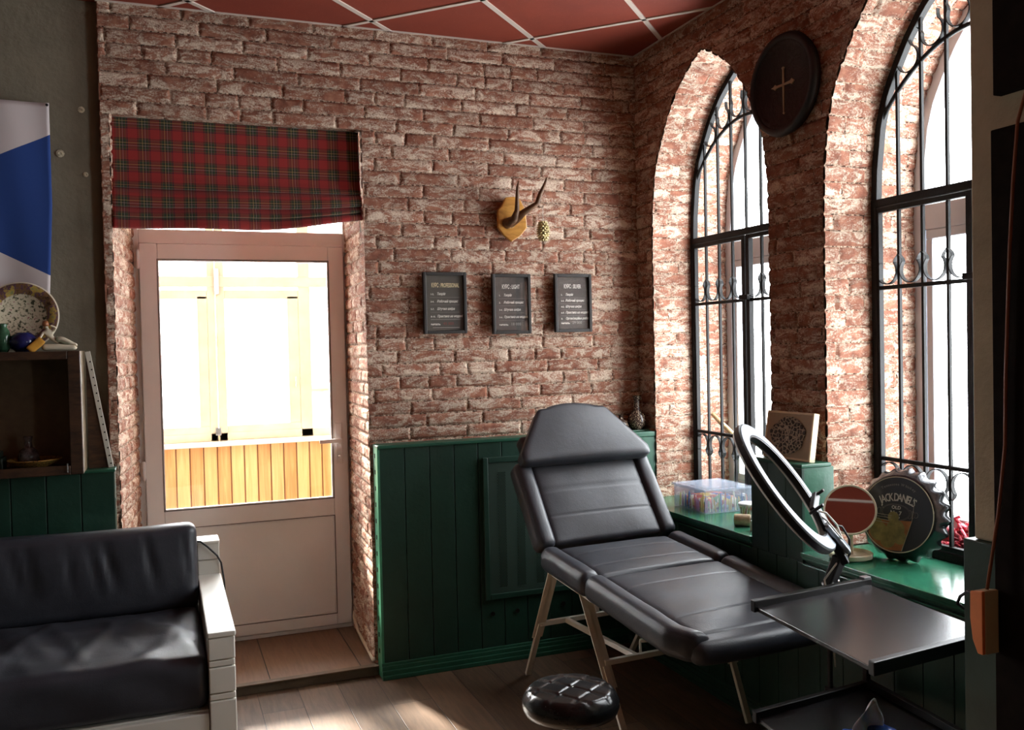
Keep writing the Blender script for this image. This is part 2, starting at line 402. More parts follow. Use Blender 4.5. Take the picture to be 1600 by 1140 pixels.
def sheet(name, P, N, U, V, amp, mat, parent=None, flip=False):
    """P, N arrays (nu,nv,3); U,V arrays: displaced sheet with uv in metres"""
    D = brick_h(U, V)[..., None]*amp; Q = P+N*D; nu, nv = U.shape
    idx = np.arange(nu*nv).reshape(nu, nv)
    F = np.stack([idx[:-1, :-1], idx[1:, :-1], idx[1:, 1:], idx[:-1, 1:]], -1).reshape(-1, 4)
    if flip: F = F[:, ::-1]
    me = bpy.data.meshes.new(name); me.vertices.add(nu*nv); me.vertices.foreach_set('co', Q.reshape(-1).astype(np.float32))
    me.loops.add(F.size); me.loops.foreach_set('vertex_index', F.reshape(-1).astype(np.int32))
    me.polygons.add(len(F)); me.polygons.foreach_set('loop_start', np.arange(0, F.size, 4, dtype=np.int32))
    me.update(calc_edges=True); uvl = me.uv_layers.new(name='UVMap')
    uv = np.stack([U.reshape(-1)[F.reshape(-1)], V.reshape(-1)[F.reshape(-1)]], -1)
    uvl.data.foreach_set('uv', uv.reshape(-1).astype(np.float32)); me.validate(); me.materials.append(mat)
    me.polygons.foreach_set('use_smooth', np.ones(len(F), dtype=bool))
    return me
def join_meshes(name, meshes, mat, parent=None):
    bm = bmesh.new()
    for m_ in meshes: bm.from_mesh(m_); bpy.data.meshes.remove(m_)
    me = bpy.data.meshes.new(name); bm.to_mesh(me); bm.free(); me.materials.append(mat)
    return finish(name, me, parent)
def L(a, b, step): 
    n = max(2, int(round(abs(b-a)/step))+1); return np.linspace(a, b, n)

# ================================================================ SETTING
YB, XR, ZC = 4.54, 2.531, 3.262      # brick planes of the back and right walls, ceiling
DY, DX = 4.433, 2.38                 # fronts of the green wainscots
XL, YF = -3.8, -3.0
DL, DR, DT = -.205, .978, 2.765      # door recess in the back wall
# floor
f = MB().box((XL-.1, YF-.1, -.1), (XR+.6, YB+.03, 0)).build('floor', M['floor']); struct(f)
# ceiling with its grid laid at 45 degrees
c = MB().box((XL-.1, YF-.1, ZC), (XR+.6, YB+.8, ZC+.1)).build('ceiling', M['ceiling']); struct(c)
g = MB(); s45 = math.sqrt(.5); px, py = 1.005, 4.414; st = .602
for k in range(-9, 10):
    for sgn in (1, -1):
        # line through (px,py) shifted, direction (1, sgn)
        ox, oy = px+k*st*s45, py-sgn*k*st*s45
        # clip to the room
        ts = []
        lo, hi = -9, 9
        lo = max(lo, (XL-ox)/s45); hi = min(hi, (XR+.005-ox)/s45)
        a, b = (YF-oy)/(sgn*s45), (YB+.005-oy)/(sgn*s45); lo = max(lo, min(a, b)); hi = min(hi, max(a, b))
        if hi-lo < .03: continue
        g.bar((ox+lo*s45, oy+sgn*lo*s45, ZC-.002), (ox+hi*s45, oy+sgn*hi*s45, ZC-.002), .024, .008)
g.build('ceiling_grid', M['grid'], c)
# thin shadow moulding where ceiling meets brick
t_ = MB(); t_.box((-.24, YB-.018, ZC-.006), (XR, YB-.006, ZC)).box((XR-.018, 1.7, ZC-.006), (XR-.006, YB, ZC)); struct(t_.build('trim_1', M['grid']))

# back wall: concrete core, brick skin
core = MB()
core.box((XL-.1, YB+.027, 0), (-.24, YB+.8, ZC)); core.box((1.06, YB+.027, 0), (XR+.7, YB+.8, ZC))
core.box((-.24, YB+.027, DT+.05), (1.06, YB+.8, ZC))
core.prism([(-.241, YB+.03), (-.224, YB+.03), (-.153, 5.2), (-.153, YB+.8), (-.241, YB+.8)], lambda a, b, d: (a, b, d), 0, DT+.05)
core.prism([(1.061, YB+.03), (.990, YB+.03), (1.010, 5.2), (1.040, YB+.8), (1.061, YB+.8)], lambda a, b, d: (a, b, d), 0, DT+.05)
wb = core.build('wall_back', M['concrete']); struct(wb)
X = L(-.222, XR+.01, .009); parts = []
def wall_sheet(xa, xb, za, zb):
    xs, zs = L(xa, xb, .009), L(za, zb, .008); Xg, Zg = np.meshgrid(xs, zs, indexing='ij')
    P = np.stack([Xg, np.full_like(Xg, YB), Zg], -1); N = np.zeros_like(P); N[..., 1] = -1
    return sheet('s', P, N, Xg+.37, Zg, .011, M['brick'])
parts += [wall_sheet(-.232, XR+.01, DT-.012, ZC), wall_sheet(DR-.012, XR+.01, 0, DT-.012), wall_sheet(-.232, DL+.006, 0, DT-.012)]
# raw ends of the brick skin against the concrete
bs = join_meshes('brick_facing', parts, M['brick'], wb)
e_ = MB().box((-.236, YB-.004, 0), (-.226, YB+.03, ZC)); e_.build('brick_edge', simple('brick_edge', srgb(160, 110, 88), .9, var=.5, vscale=30, bump=.004, bscale=60), wb)
# reveals of the door recess
def reveal(x0, y0, x1, y1, za, zb, nx, ny, uo, flip):
    ln = math.hypot(x1-x0, y1-y0); ds, zs = L(0, ln, .009), L(za, zb, .008); Dg, Zg = np.meshgrid(ds, zs, indexing='ij'); tt = Dg/ln
    P = np.stack([x0+(x1-x0)*tt, y0+(y1-y0)*tt, Zg], -1); N = np.zeros_like(P); N[..., 0] = nx; N[..., 1] = ny
    return sheet('s', P, N, Dg+uo, Zg+.03, .014, M['brick'], flip=flip)
pr = [reveal(DL, YB-.002, -.135, 5.2, .03, DT, 1, .1, .11, False), reveal(DR-.002, YB-.002, .998, 5.2, .03, DT, -1, .08, .62, True)]
xs, ys = L(-.22, 1.05, .012), L(YB, 5.25, .012); Xg, Yg = np.meshgrid(xs, ys, indexing='ij'); P = np.stack([Xg, Yg, np.full_like(Xg, DT)], -1); N = np.zeros_like(P); N[..., 2] = -1
pr.append(sheet('s', P, N, Xg, Yg, .01, M['brick'], flip=True))
join_meshes('brick_reveal', pr, M['brick'], wb)
# plaster bead along the foot of the right reveal
fb = MB().tube([(.990, 5.18, .055), (.988, 5.16, .17), (.982, 5.14, .12), (.978, 5.0, .075), (.974, 4.86, .07), (.970, 4.7, .06), (.966, 4.56, .06), (.964, 4.535, .075)], [.006, .008, .01, .009, .011, .009, .012, .008], 8)
struct(fb.build('trim_2', simple('filler_foam', srgb(206, 192, 172), .8, bump=.003, bscale=60), None, 180))
# sill of the recess: two thick boards and a dark edge strip
st_ = MB().box((-.26, YB-.025, 0), (1.07, 5.26, .05)).build('trim_3', M['step']); struct(st_)
MB().box((-.22, YB-.04, .0), (.975, YB-.022, .045)).build('edge_strip', simple('worn_edge_strip', srgb(86, 74, 58), .6, var=.3, vscale=8), st_, bevel=.003)
MB().box((-.2, YB-.05, .044), (.977, YB-.01, .052)).build('nosing', simple('worn_nosing', srgb(98, 78, 58), .5, var=.3, vscale=8), st_, bevel=.002)

# right wall: core with arched openings
hz = [0, 2.2, 2.35, 2.53, 2.64, 2.735, 2.845, 2.94, 3.01, 3.065, 3.10]
hh = [.515, .515, .508, .484, .45, .40, .33, .25, .164, .08, .0]
def hw(z): return np.interp(z, hz, hh)
A1, A2 = 3.855, 2.475
SZ = .80
co = MB(); cz = [SZ-.03]+[float(z) for z in np.linspace(2.2, 3.1, 22)]
def xf(a, b, d): return (d, a, b)
co.box((XR+.02, .2, 0), (3.02, YB+.8, SZ-.03))
l1 = [(A1+hw(z)+.016, z) for z in cz]; l2 = [(A1-hw(z)-.016, z) for z in cz]; l3 = [(A2+hw(z)+.016, z) for z in cz]; l4 = [(A2-hw(z)-.016, z) for z in cz]
co.prism([(YB+.8, SZ-.03)]+[(YB+.8, 3.118)]+[(A1, 3.118)]+l1[::-1], xf, XR+.02, 3.02)
co.prism(l2+[(A1, 3.118), (A2, 3.118)]+l3[::-1], xf, XR+.02, 3.02)
co.prism(l4+[(A2, 3.118), (.2, 3.118), (.2, SZ-.03)], xf, XR+.02, 3.02)
co.box((XR+.02, .2, 3.118), (3.02, YB+.8, ZC))
co.box((XR, YF-.1, 0), (3.02, -.95, ZC)).box((XR, -.05, 0), (3.02, .2, ZC)).box((XR, -.95, 0), (3.02, -.05, .8)).box((XR, -.95, 2.3), (3.02, -.05, ZC))  # unseen rectangular opening added here to let in fill light
wr = co.build('wall_right', M['concrete']); struct(wr)
def strip(ya, yb, n):
    zs = np.concatenate([L(SZ-.05, 3.0, .008), L(3.004, 3.11, .004), L(3.116, ZC, .008)])
    T, Zg = np.meshgrid(np.linspace(0, 1, n), zs, indexing='ij'); Yg = ya(Zg)*(1-T)+yb(Zg)*T
    P = np.stack([np.full_like(Yg, XR), Yg, Zg], -1); N = np.zeros_like(P); N[..., 0] = -1
    return sheet('s', P, N, 4.54-Yg+.16, Zg, .014, M['brick'])
ps = [strip(lambda z: YB+.01+0*z, lambda z: A1+hw(z), 52), strip(lambda z: A1-hw(z), lambda z: A2+hw(z), 110), strip(lambda z: A2-hw(z), lambda z: 1.60+0*z, 60)]
join_meshes('brick_facing', ps, M['brick'], wr)
def arch_pts(yc, step=.008, z0=SZ):
    zz = list(L(z0, 2.2, step)); 
    fine = np.linspace(2.2, 3.10, 400); pts = [(float(yc+hw(z)), float(z)) for z in zz]+[(float(yc+hw(z)), float(z)) for z in fine[1:]]
    pts = pts+[(2*yc-y, z) for y, z in pts[::-1][1:]]
    # resample by arc length
    p = np.array(pts); s = np.concatenate([[0], np.cumsum(np.hypot(*np.diff(p, axis=0).T))]); n = int(s[-1]/step); t = np.linspace(0, s[-1], n)
    return np.stack([np.interp(t, s, p[:, 0]), np.interp(t, s, p[:, 1])], -1), t
def arch_reveal(yc):
    p, s = arch_pts(yc); tg = np.gradient(p, axis=0)
    k = np.ones(9)/9; tg = np.stack([np.convolve(np.pad(tg[:, i], 4, 'edge'), k, 'valid') for i in (0, 1)], -1)
    tg /= np.linalg.norm(tg, axis=1)[:, None]; nr = np.stack([-tg[:, 1], tg[:, 0]], -1)   # into the opening
    dx = L(XR-.006, 3.02, .009); Sg, Dg = np.meshgrid(s, dx, indexing='ij'); P = np.zeros(Sg.shape+(3,)); N = np.zeros_like(P)
    P[..., 0] = Dg; P[..., 1] = p[:, 0][:, None]; P[..., 2] = p[:, 1][:, None]; N[..., 1] = nr[:, 0][:, None]; N[..., 2] = nr[:, 1][:, None]
    half = s[-1]/2; V = np.where(Sg <= half, Sg, s[-1]-Sg)+SZ
    return sheet('s', P, N, Dg+yc*.3, V, .013, M['brick'])
join_meshes('brick_reveal', [arch_reveal(A1), arch_reveal(A2)], M['brick'], wr)
# unseen walls of the room
struct(MB().box((XL-.1, YF-.1, 0), (XL, YB+.1, ZC)).build('wall_left', M['concrete']))
struct(MB().box((XL-.1, YF-.1, 0), (XR+.6, YF, ZC)).build('wall_front', M['concrete']))

# ---------------------------------------------------------------- door in the recess
dr = bpy.data.objects.new('door_1', None); col.objects.link(dr); dr.location = (.44, 5.22, .05); struct(dr, 'white plastic glazed door at the back of the brick recess')
fr = MB(); fz0 = .05
fr.box((-.16, 5.2, fz0), (-.103, 5.27, 2.80)).box((.982, 5.2, fz0), (1.05, 5.27, 2.80)).box((-.103, 5.2, 2.238), (.982, 5.27, 2.315)).box((-.103, 5.2, 2.70), (.982, 5.27, 2.80)).box((-.103, 5.2, fz0), (.982, 5.27, .072))
fr.build('door_frame', M['upvc'], dr, bevel=.004)
lf = MB(); y0, y1 = 5.178, 5.245
lf.box((-.10, y0, .08), (-.012, y1, 2.235)).box((.892, y0, .08), (.978, y1, 2.235)).box((-.012, y0, 2.152), (.892, y1, 2.235)).box((-.012, y0, .706), (.892, y1, .806)).box((-.012, y0, .08), (.892, y1, .145))
fs = MB().box((-.16, 5.247, .05), (-.088, 5.272, 2.30)).box((.966, 5.247, .05), (1.05, 5.272, 2.30)).box((-.1, 5.247, 2.222), (.98, 5.272, 2.30)).box((-.1, 5.247, .05), (.98, 5.272, .095)); fs.build('frame_rebate', M['upvc'], dr)
leaf = lf.build('door_leaf', M['upvc'], dr, bevel=.004)
MB().box((-.012, y0+.012, .145), (.892, y1-.012, .706)).build('lower_panel', M['upvc'], dr, bevel=.002)
bd = MB()
for (xa, xb, za, zb) in ((-.012, .892, .806, 2.152), (-.012, .892, .145, .706)):
    for a, b in (((xa, za), (xb, za+.008)), ((xa, zb-.008), (xb, zb)), ((xa, za), (xa+.008, zb)), ((xb-.008, za), (xb, zb))):
        bd.box((a[0], y0+.004, a[1]), (b[0], y0+.02, b[1]))
bd.build('glazing_bead', M['upvc'], dr, bevel=.002)
MB().box((-.012, 5.205, .806), (.892, 5.213, 2.152)).build('door_pane', M['glass'], dr)
MB().box((-.103, 5.225, 2.315), (.982, 5.233, 2.70)).build('transom_pane', M['glass'], dr)
gk = MB()
for (xa, xb, za, zb) in ((-.012, .892, .806, 2.152), (-.012, .892, .145, .706)):
    for a, b in (((xa-.003, za-.003), (xb+.003, za+.001)), ((xa-.003, zb-.001), (xb+.003, zb+.003)), ((xa-.003, za), (xa+.001, zb)), ((xb-.001, za), (xb+.003, zb))): gk.box((a[0], y0-.0012, a[1]), (b[0], y0+.003, b[1]))
gk.build('gasket', simple('grey_gasket', srgb(96, 86, 80), .7), dr)
h = MB(); h.box((.905, y0-.010, 1.0), (.945, y0, 1.235)); h.box((.915, y0-.05, 1.125), (.935, y0-.006, 1.145)); h.box((.81, y0-.055, 1.124), (.94, y0-.04, 1.146))
h.build('door_handle', M['upvc'], dr, bevel=.004)
MB().lathe([(0, 0), (.009, 0), (.009, .006), (.006, .012), (0, .012)], m=Matrix.Translation((.925, y0-.008, 1.045)) @ Matrix.Rotation(PI/2, 4, 'X'), seg=16).build('lock_cylinder', M['steel'], dr, 40)
hg = MB()
for z in (.98, 2.1, .3): hg.tube([(-.108, y0-.006, z), (-.108, y0-.006, z+.10)], .009, 10).box((-.125, y0-.002, z+.01), (-.09, y0+.022, z+.09))
hg.build('hinge', M['upvc'], dr, 40)

# ---------------------------------------------------------------- glazed balcony behind the door
M['pine'] = mat_planks('pine_boards', srgb(196, 128, 66), srgb(236, 186, 118), .088, 9, axis='Y', rough=.5, gapc=srgb(110, 62, 28), gap=.005)
def mat_pine():
    t = NT('pine_lining'); o = t.obj(); sp = t.n('ShaderNodeSeparateXYZ'); t.l(o, sp.inputs[0]); a = t.math('ADD', sp.outputs[0], sp.outputs[1])
    aw = t.math('DIVIDE', a, .086); k = t.math('FLOOR', aw); fa = t.math('FRACT', aw); d = t.math('MINIMUM', fa, t.math('SUBTRACT', 1.0, fa))
    g_ = t.sstep(d, .02, .07); cm = t.n('ShaderNodeCombineXYZ'); t.l(k, cm.inputs[0]); wn = t.n('ShaderNodeTexWhiteNoise', noise_dimensions='2D'); t.l(cm.outputs[0], wn.inputs['Vector'])
    mp = t.n('ShaderNodeMapping'); t.l(o, mp.inputs[0]); mp.inputs['Scale'].default_value = (16, 16, .8); nz = t.noise(mp.outputs[0], 2.5, 6, .6); nz.inputs['Distortion'].default_value = .8
    vo = t.n('ShaderNodeTexVoronoi'); vo.inputs['Scale'].default_value = 5; t.l(o, vo.inputs['Vector']); kn = t.sstep(vo.outputs[0], .035, .09)
    f_ = t.math('ADD', t.math('MULTIPLY', nz.outputs[0], .75), t.math('MULTIPLY', wn.outputs[0], .3))
    c_ = t.ramp(f_, ((.35, srgb(206, 142, 78)), (.6, srgb(232, 182, 118)), (.8, srgb(242, 206, 146))))
    c_ = t.mix(kn, srgb(120, 66, 32), c_); t.setc(t.mix(g_, srgb(120, 70, 34), c_)); t.b.inputs['Roughness'].default_value = .45
    t.l(t.bump(g_, .004), t.b.inputs['Normal']); return t.m
M['pine'] = mat_pine()
M['beige'] = simple('old_beige_paint', srgb(216, 204, 182), .5, var=.12, vscale=9)
bw = MB().box((-1.2, 6.3, 0), (2.2, 6.36, 1.03)).build('wall_balcony', M['pine']); struct(bw, 'varnished pine boards lining the balcony front')
struct(MB().box((-1.25, YB+.8, 0), (-1.2, 6.4, 2.98)).build('wall_balcony_left', M['pine']))
struct(MB().box((2.2, YB+.8, 0), (2.25, 6.4, 2.98)).build('wall_balcony_right', M['pine']))
struct(MB().box((-1.25, 5.27, -.06), (2.25, 6.4, 0)).build('floor_balcony', M['step']))
struct(MB().box((-1.25, 5.27, 2.98), (2.25, 6.4, 3.04)).build('ceiling_balcony', M['beige']))
w3 = bpy.data.objects.new('window_3', None); col.objects.link(w3); w3.location = (.5, 6.33, 1.03); struct(w3, 'old beige wooden balcony glazing seen through the door')
q = MB().box((-1.2, 6.22, 1.03), (2.2, 6.36, 1.06)); q.build('window_sill', M['upvc'], w3, bevel=.004)
q = MB()
for x0, x1 in ((-1.2, -1.12), (-.42, -.36), (.285, .335), (.34, .395), (.875, .955), (1.6, 1.68), (2.12, 2.2)): q.box((x0, 6.30, 1.06), (x1, 6.36, 2.95))
q.box((-1.2, 6.29, 2.08), (2.2, 6.36, 2.15)).box((-1.2, 6.30, 1.06), (2.2, 6.36, 1.115)).box((-1.2, 6.30, 2.88), (2.2, 6.36, 2.95))
q.box((.955, 6.32, 1.36), (1.6, 6.35, 1.385))
q.build('window_frame', M['beige'], w3, bevel=.004)
q = MB().box((-1.12, 6.305, 1.10), (.285, 6.325, 1.16)).box((.395, 6.305, 1.10), (.875, 6.325, 1.16)); q.box((.80, 6.305, 1.16), (.875, 6.325, 2.02)).box((.22, 6.305, 1.16), (.285, 6.325, 2.02)).box((.395, 6.305, 2.0), (.875, 6.325, 2.06)).box((-1.12, 6.305, 2.0), (.285, 6.325, 2.06))
q.build('window_sash', M['beige'], w3, bevel=.004)
hk = MB().box((.315, 6.27, 1.10), (.35, 6.30, 1.15)).box((.33, 6.27, 2.03), (.36, 6.295, 2.2)); hk.tube([(.845, 6.29, 1.4), (.845, 6.265, 1.42), (.845, 6.265, 1.47)], .006, 8)
hk.build('window_latch', M['steel'], w3, bevel=.002)
MB().box((-1.12, 6.335, 1.11), (2.12, 6.34, 2.9)).build('window_pane', M['glass'], w3)

# ---------------------------------------------------------------- arched plastic windows in the right wall
def arch_window(n, yc):
    r = bpy.data.objects.new('window_%d' % n, None); col.objects.link(r); r.location = (3.03, yc, SZ); struct(r, 'white plastic arched window in the brick niche')
    zz = [SZ]+[float(z) for z in np.linspace(2.2, 3.10, 28)]
    half = [(float(hw(z)), z) for z in zz]
    def off(o): 
        out = []
        for w_, z in half: out.append((w_, z))
        p = np.array(half); tg = np.gradient(p, axis=0); tg /= np.linalg.norm(tg, axis=1)[:, None]; nr = np.stack([-tg[:, 1], tg[:, 0]], -1)
        q = p+nr*o; q = [(max(0., a), b) for a, b in q]; q[0] = (half[0][0]-o, SZ+.0)
        i = next((i for i in range(len(q)) if q[i][0] <= .002), len(q)-1)
        top = q[i][1]; q = [(a if j < i else 0., b if j < i else top) for j, (a, b) in enumerate(q)]
        return q
    def full(o): 
        h_ = off(o); return [(yc+a, b) for a, b in h_]+[(yc-a, b) for a, b in h_[::-1]]
    fr = MB().band(full(.055), full(-.01), xf, 2.995, 3.065); fr.box((2.997, yc-.47, SZ), (3.063, yc+.47, SZ+.07))
    fr.box((2.997, yc-.47, 2.10), (3.063, yc+.47, 2.205)); 
    fr.build('window_frame', M['upvc_cool'], r, bevel=.004)
    s = MB()
    a, b = yc-.45, yc+.45
    s.box((3.0, a, SZ+.07), (3.055, b, SZ+.11)).box((3.0, a, 2.06), (3.055, b, 2.10)).box((3.0, a, SZ+.11), (3.055, a+.034, 2.06)).box((3.0, b-.034, SZ+.11), (3.055, b, 2.06))
    s.build('window_sash', M['upvc_cool'], r, bevel=.005)
    p = MB().prism(full(.03), xf, 3.028, 3.034); p.build('window_pane', M['glass'], r)
    MB().box((2.985, yc-.03, 1.35), (3.0, yc-.005, 1.42)).box((2.96, yc-.025, 1.36), (2.975, yc-.01, 1.48)).build('window_handle', M['upvc_cool'], r, bevel=.004)
    return r
arch_window(1, A1); arch_window(2, A2)

# ---------------------------------------------------------------- green wainscots
def planks_x(mb, x0, x1, y, z0, z1, w=.13, t=.014):
    """boards facing -Y"""
    x = x0
    while x < x1-.004:
        e = min(x+w, x1); mb.box((x+.0018, y, z0), (e-.0018, y+t, z1)); x = e
def planks_y(mb, y0, y1, x, z0, z1, w=.13, t=.014):
    y = y0
    while y > y1+.004:
        e = max(y-w, y1); mb.box((x, e+.0018, z0), (x+t, y-.0018, z1)); y = e
tr = bpy.data.objects.new('trim_4', None); col.objects.link(tr); tr.location = (1.7, YB, 0); struct(tr, 'dark green board wainscot on the back wall')
a = MB(); planks_x(a, .990, DX, DY, .05, 1.155); a.build('wainscot_boards', M['green_dk'], tr, bevel=.002)
MB().box((.990, DY+.012, 0), (DX+.2, YB+.0, 1.15)).build('wainscot_body', M['green_dk'], tr)
MB().box((.980, DY-.008, 1.152), (DX+.14, YB-.002, 1.170)).build('wainscot_cap', M['green'], tr, bevel=.004)
b_ = MB()
for k, (d, z) in enumerate(((.028, .022), (.021, .045), (.013, .066), (.007, .08))): b_.box((.978, DY-d, 0), (DX, DY+.004, z))
b_.build('wainscot_base', M['green'], tr, bevel=.003)
sd = MB().box((.980, DY-.004, .0), (.992, YB-.018, 1.155)); sd.build('end_strip', simple('green_paint_pale', srgb(60, 128, 96), .45, var=.2, vscale=12), tr, bevel=.001)  # strip in a paler green than the boards, mottled at random
hp = MB()
for k in range(13):
    z = .12+k*.082; hp.box((.9785, DY+.040, z), (.981, DY+.055, z+.022))
hp.build('end_strip_slot', M['blackboard'], tr)
nh = MB()
for x, z in ((1.572, .255), (1.71, .255), (1.976, .26), (1.85, .262)): nh.lathe([(0, 0), (.011, 0), (.011, .006), (0, .006)], m=Matrix.Translation((x, DY-.001, z)) @ Matrix.Rotation(PI/2, 4, 'X'), seg=14)
nh.build('vent_hole', M['blackboard'], tr, 40)
# left part
tl = bpy.data.objects.new('trim_5', None); col.objects.link(tl); tl.location = (-1.2, YB, 0); struct(tl, 'dark green board wainscot behind the sofa')
a = MB(); x = -.215
while x > XL: a.box((max(XL, x-.1385)+.002, DY, .05), (x-.002, DY+.014, 1.128)); x -= .1385
a.build('wainscot_boards', M['green_dk'], tl, bevel=.002)
MB().box((XL, DY+.012, 0), (-.215, YB+.03, 1.126)).build('wainscot_body', M['green_dk'], tl)
MB().box((XL, DY-.006, 1.126), (-.211, YB+.03, 1.140)).build('wainscot_cap', M['green'], tl, bevel=.004)
# right wall wainscot with its taller piers and the sills
twr = bpy.data.objects.new('trim_6', None); col.objects.link(twr); twr.location = (XR, 3.2, 0); struct(twr, 'dark green board wainscot with taller piers under the arched windows')
a = MB(); planks_y(a, DY, 1.3, DX, .05, SZ-.045); planks_y(a, DY, A1+.515, DX, SZ-.045, 1.135); planks_y(a, A1-.55, A2+.49, DX, SZ-.045, 1.135, .118)
a.build('wainscot_boards', M['green_dk'], twr, bevel=.002)
a = MB().box((DX+.012, 1.3, 0), (XR+.03, DY+.02, SZ-.03)).box((DX+.012, A1+.517, SZ-.03), (XR+.01, YB, 1.135)).box((DX+.012, A2+.492, SZ-.03), (XR+.01, A1-.552, 1.135))
a.build('wainscot_body', M['green'], twr, bevel=.002)
a = MB().box((DX-.006, A1+.512, 1.135), (XR+.01, YB-.01, 1.152+.012)).box((DX-.006, A2+.487, 1.135), (XR-.004, A1-.546, 1.152)); a.build('wainscot_cap', M['green'], twr, bevel=.005)
a = MB()
for k, (d, z) in enumerate(((.028, .022), (.021, .045), (.013, .066), (.007, .08))): a.box((DX-d, 1.3, 0), (DX+.004, DY, z))
a.build('wainscot_base', M['green_dk'], twr, bevel=.003)
M['sill'] = simple('glossy_green_sill', srgb(44, 108, 82), .2, var=.1, vscale=5, bump=.0006, bscale=12)
for nm, ya, yb in (('window_sill', A1+.513, A1-.552), ('window_sill', A2+.490, A2-.56)):
    s = MB().box((DX-.014, yb, SZ-.018), (3.0, ya, SZ)).box((DX-.006, yb, SZ-.03), (DX+.004, ya, SZ-.018)).box((DX-.008, yb, SZ-.052), (DX+.004, ya, SZ-.046))
    s.build(nm, M['sill'], twr, bevel=.003)
# pillar of concrete on a green base at the right edge
pl = MB().box((1.878, 1.0, 1.15), (XR+.03, 1.688, ZC)).build('wall_pillar', simple('lightened_concrete', srgb(178, 164, 136), .95, var=.18, vscale=5, bump=.004, bscale=30), bevel=.006); struct(pl, 'rough concrete pillar on a green boarded base')  # concrete, colour lightened to make up for the weak light on it
pb = MB().box((1.86, 1.0, 0), (XR+.03, 1.705, 1.15)).build('pillar_base', M['green_dk'], pl, bevel=.003)

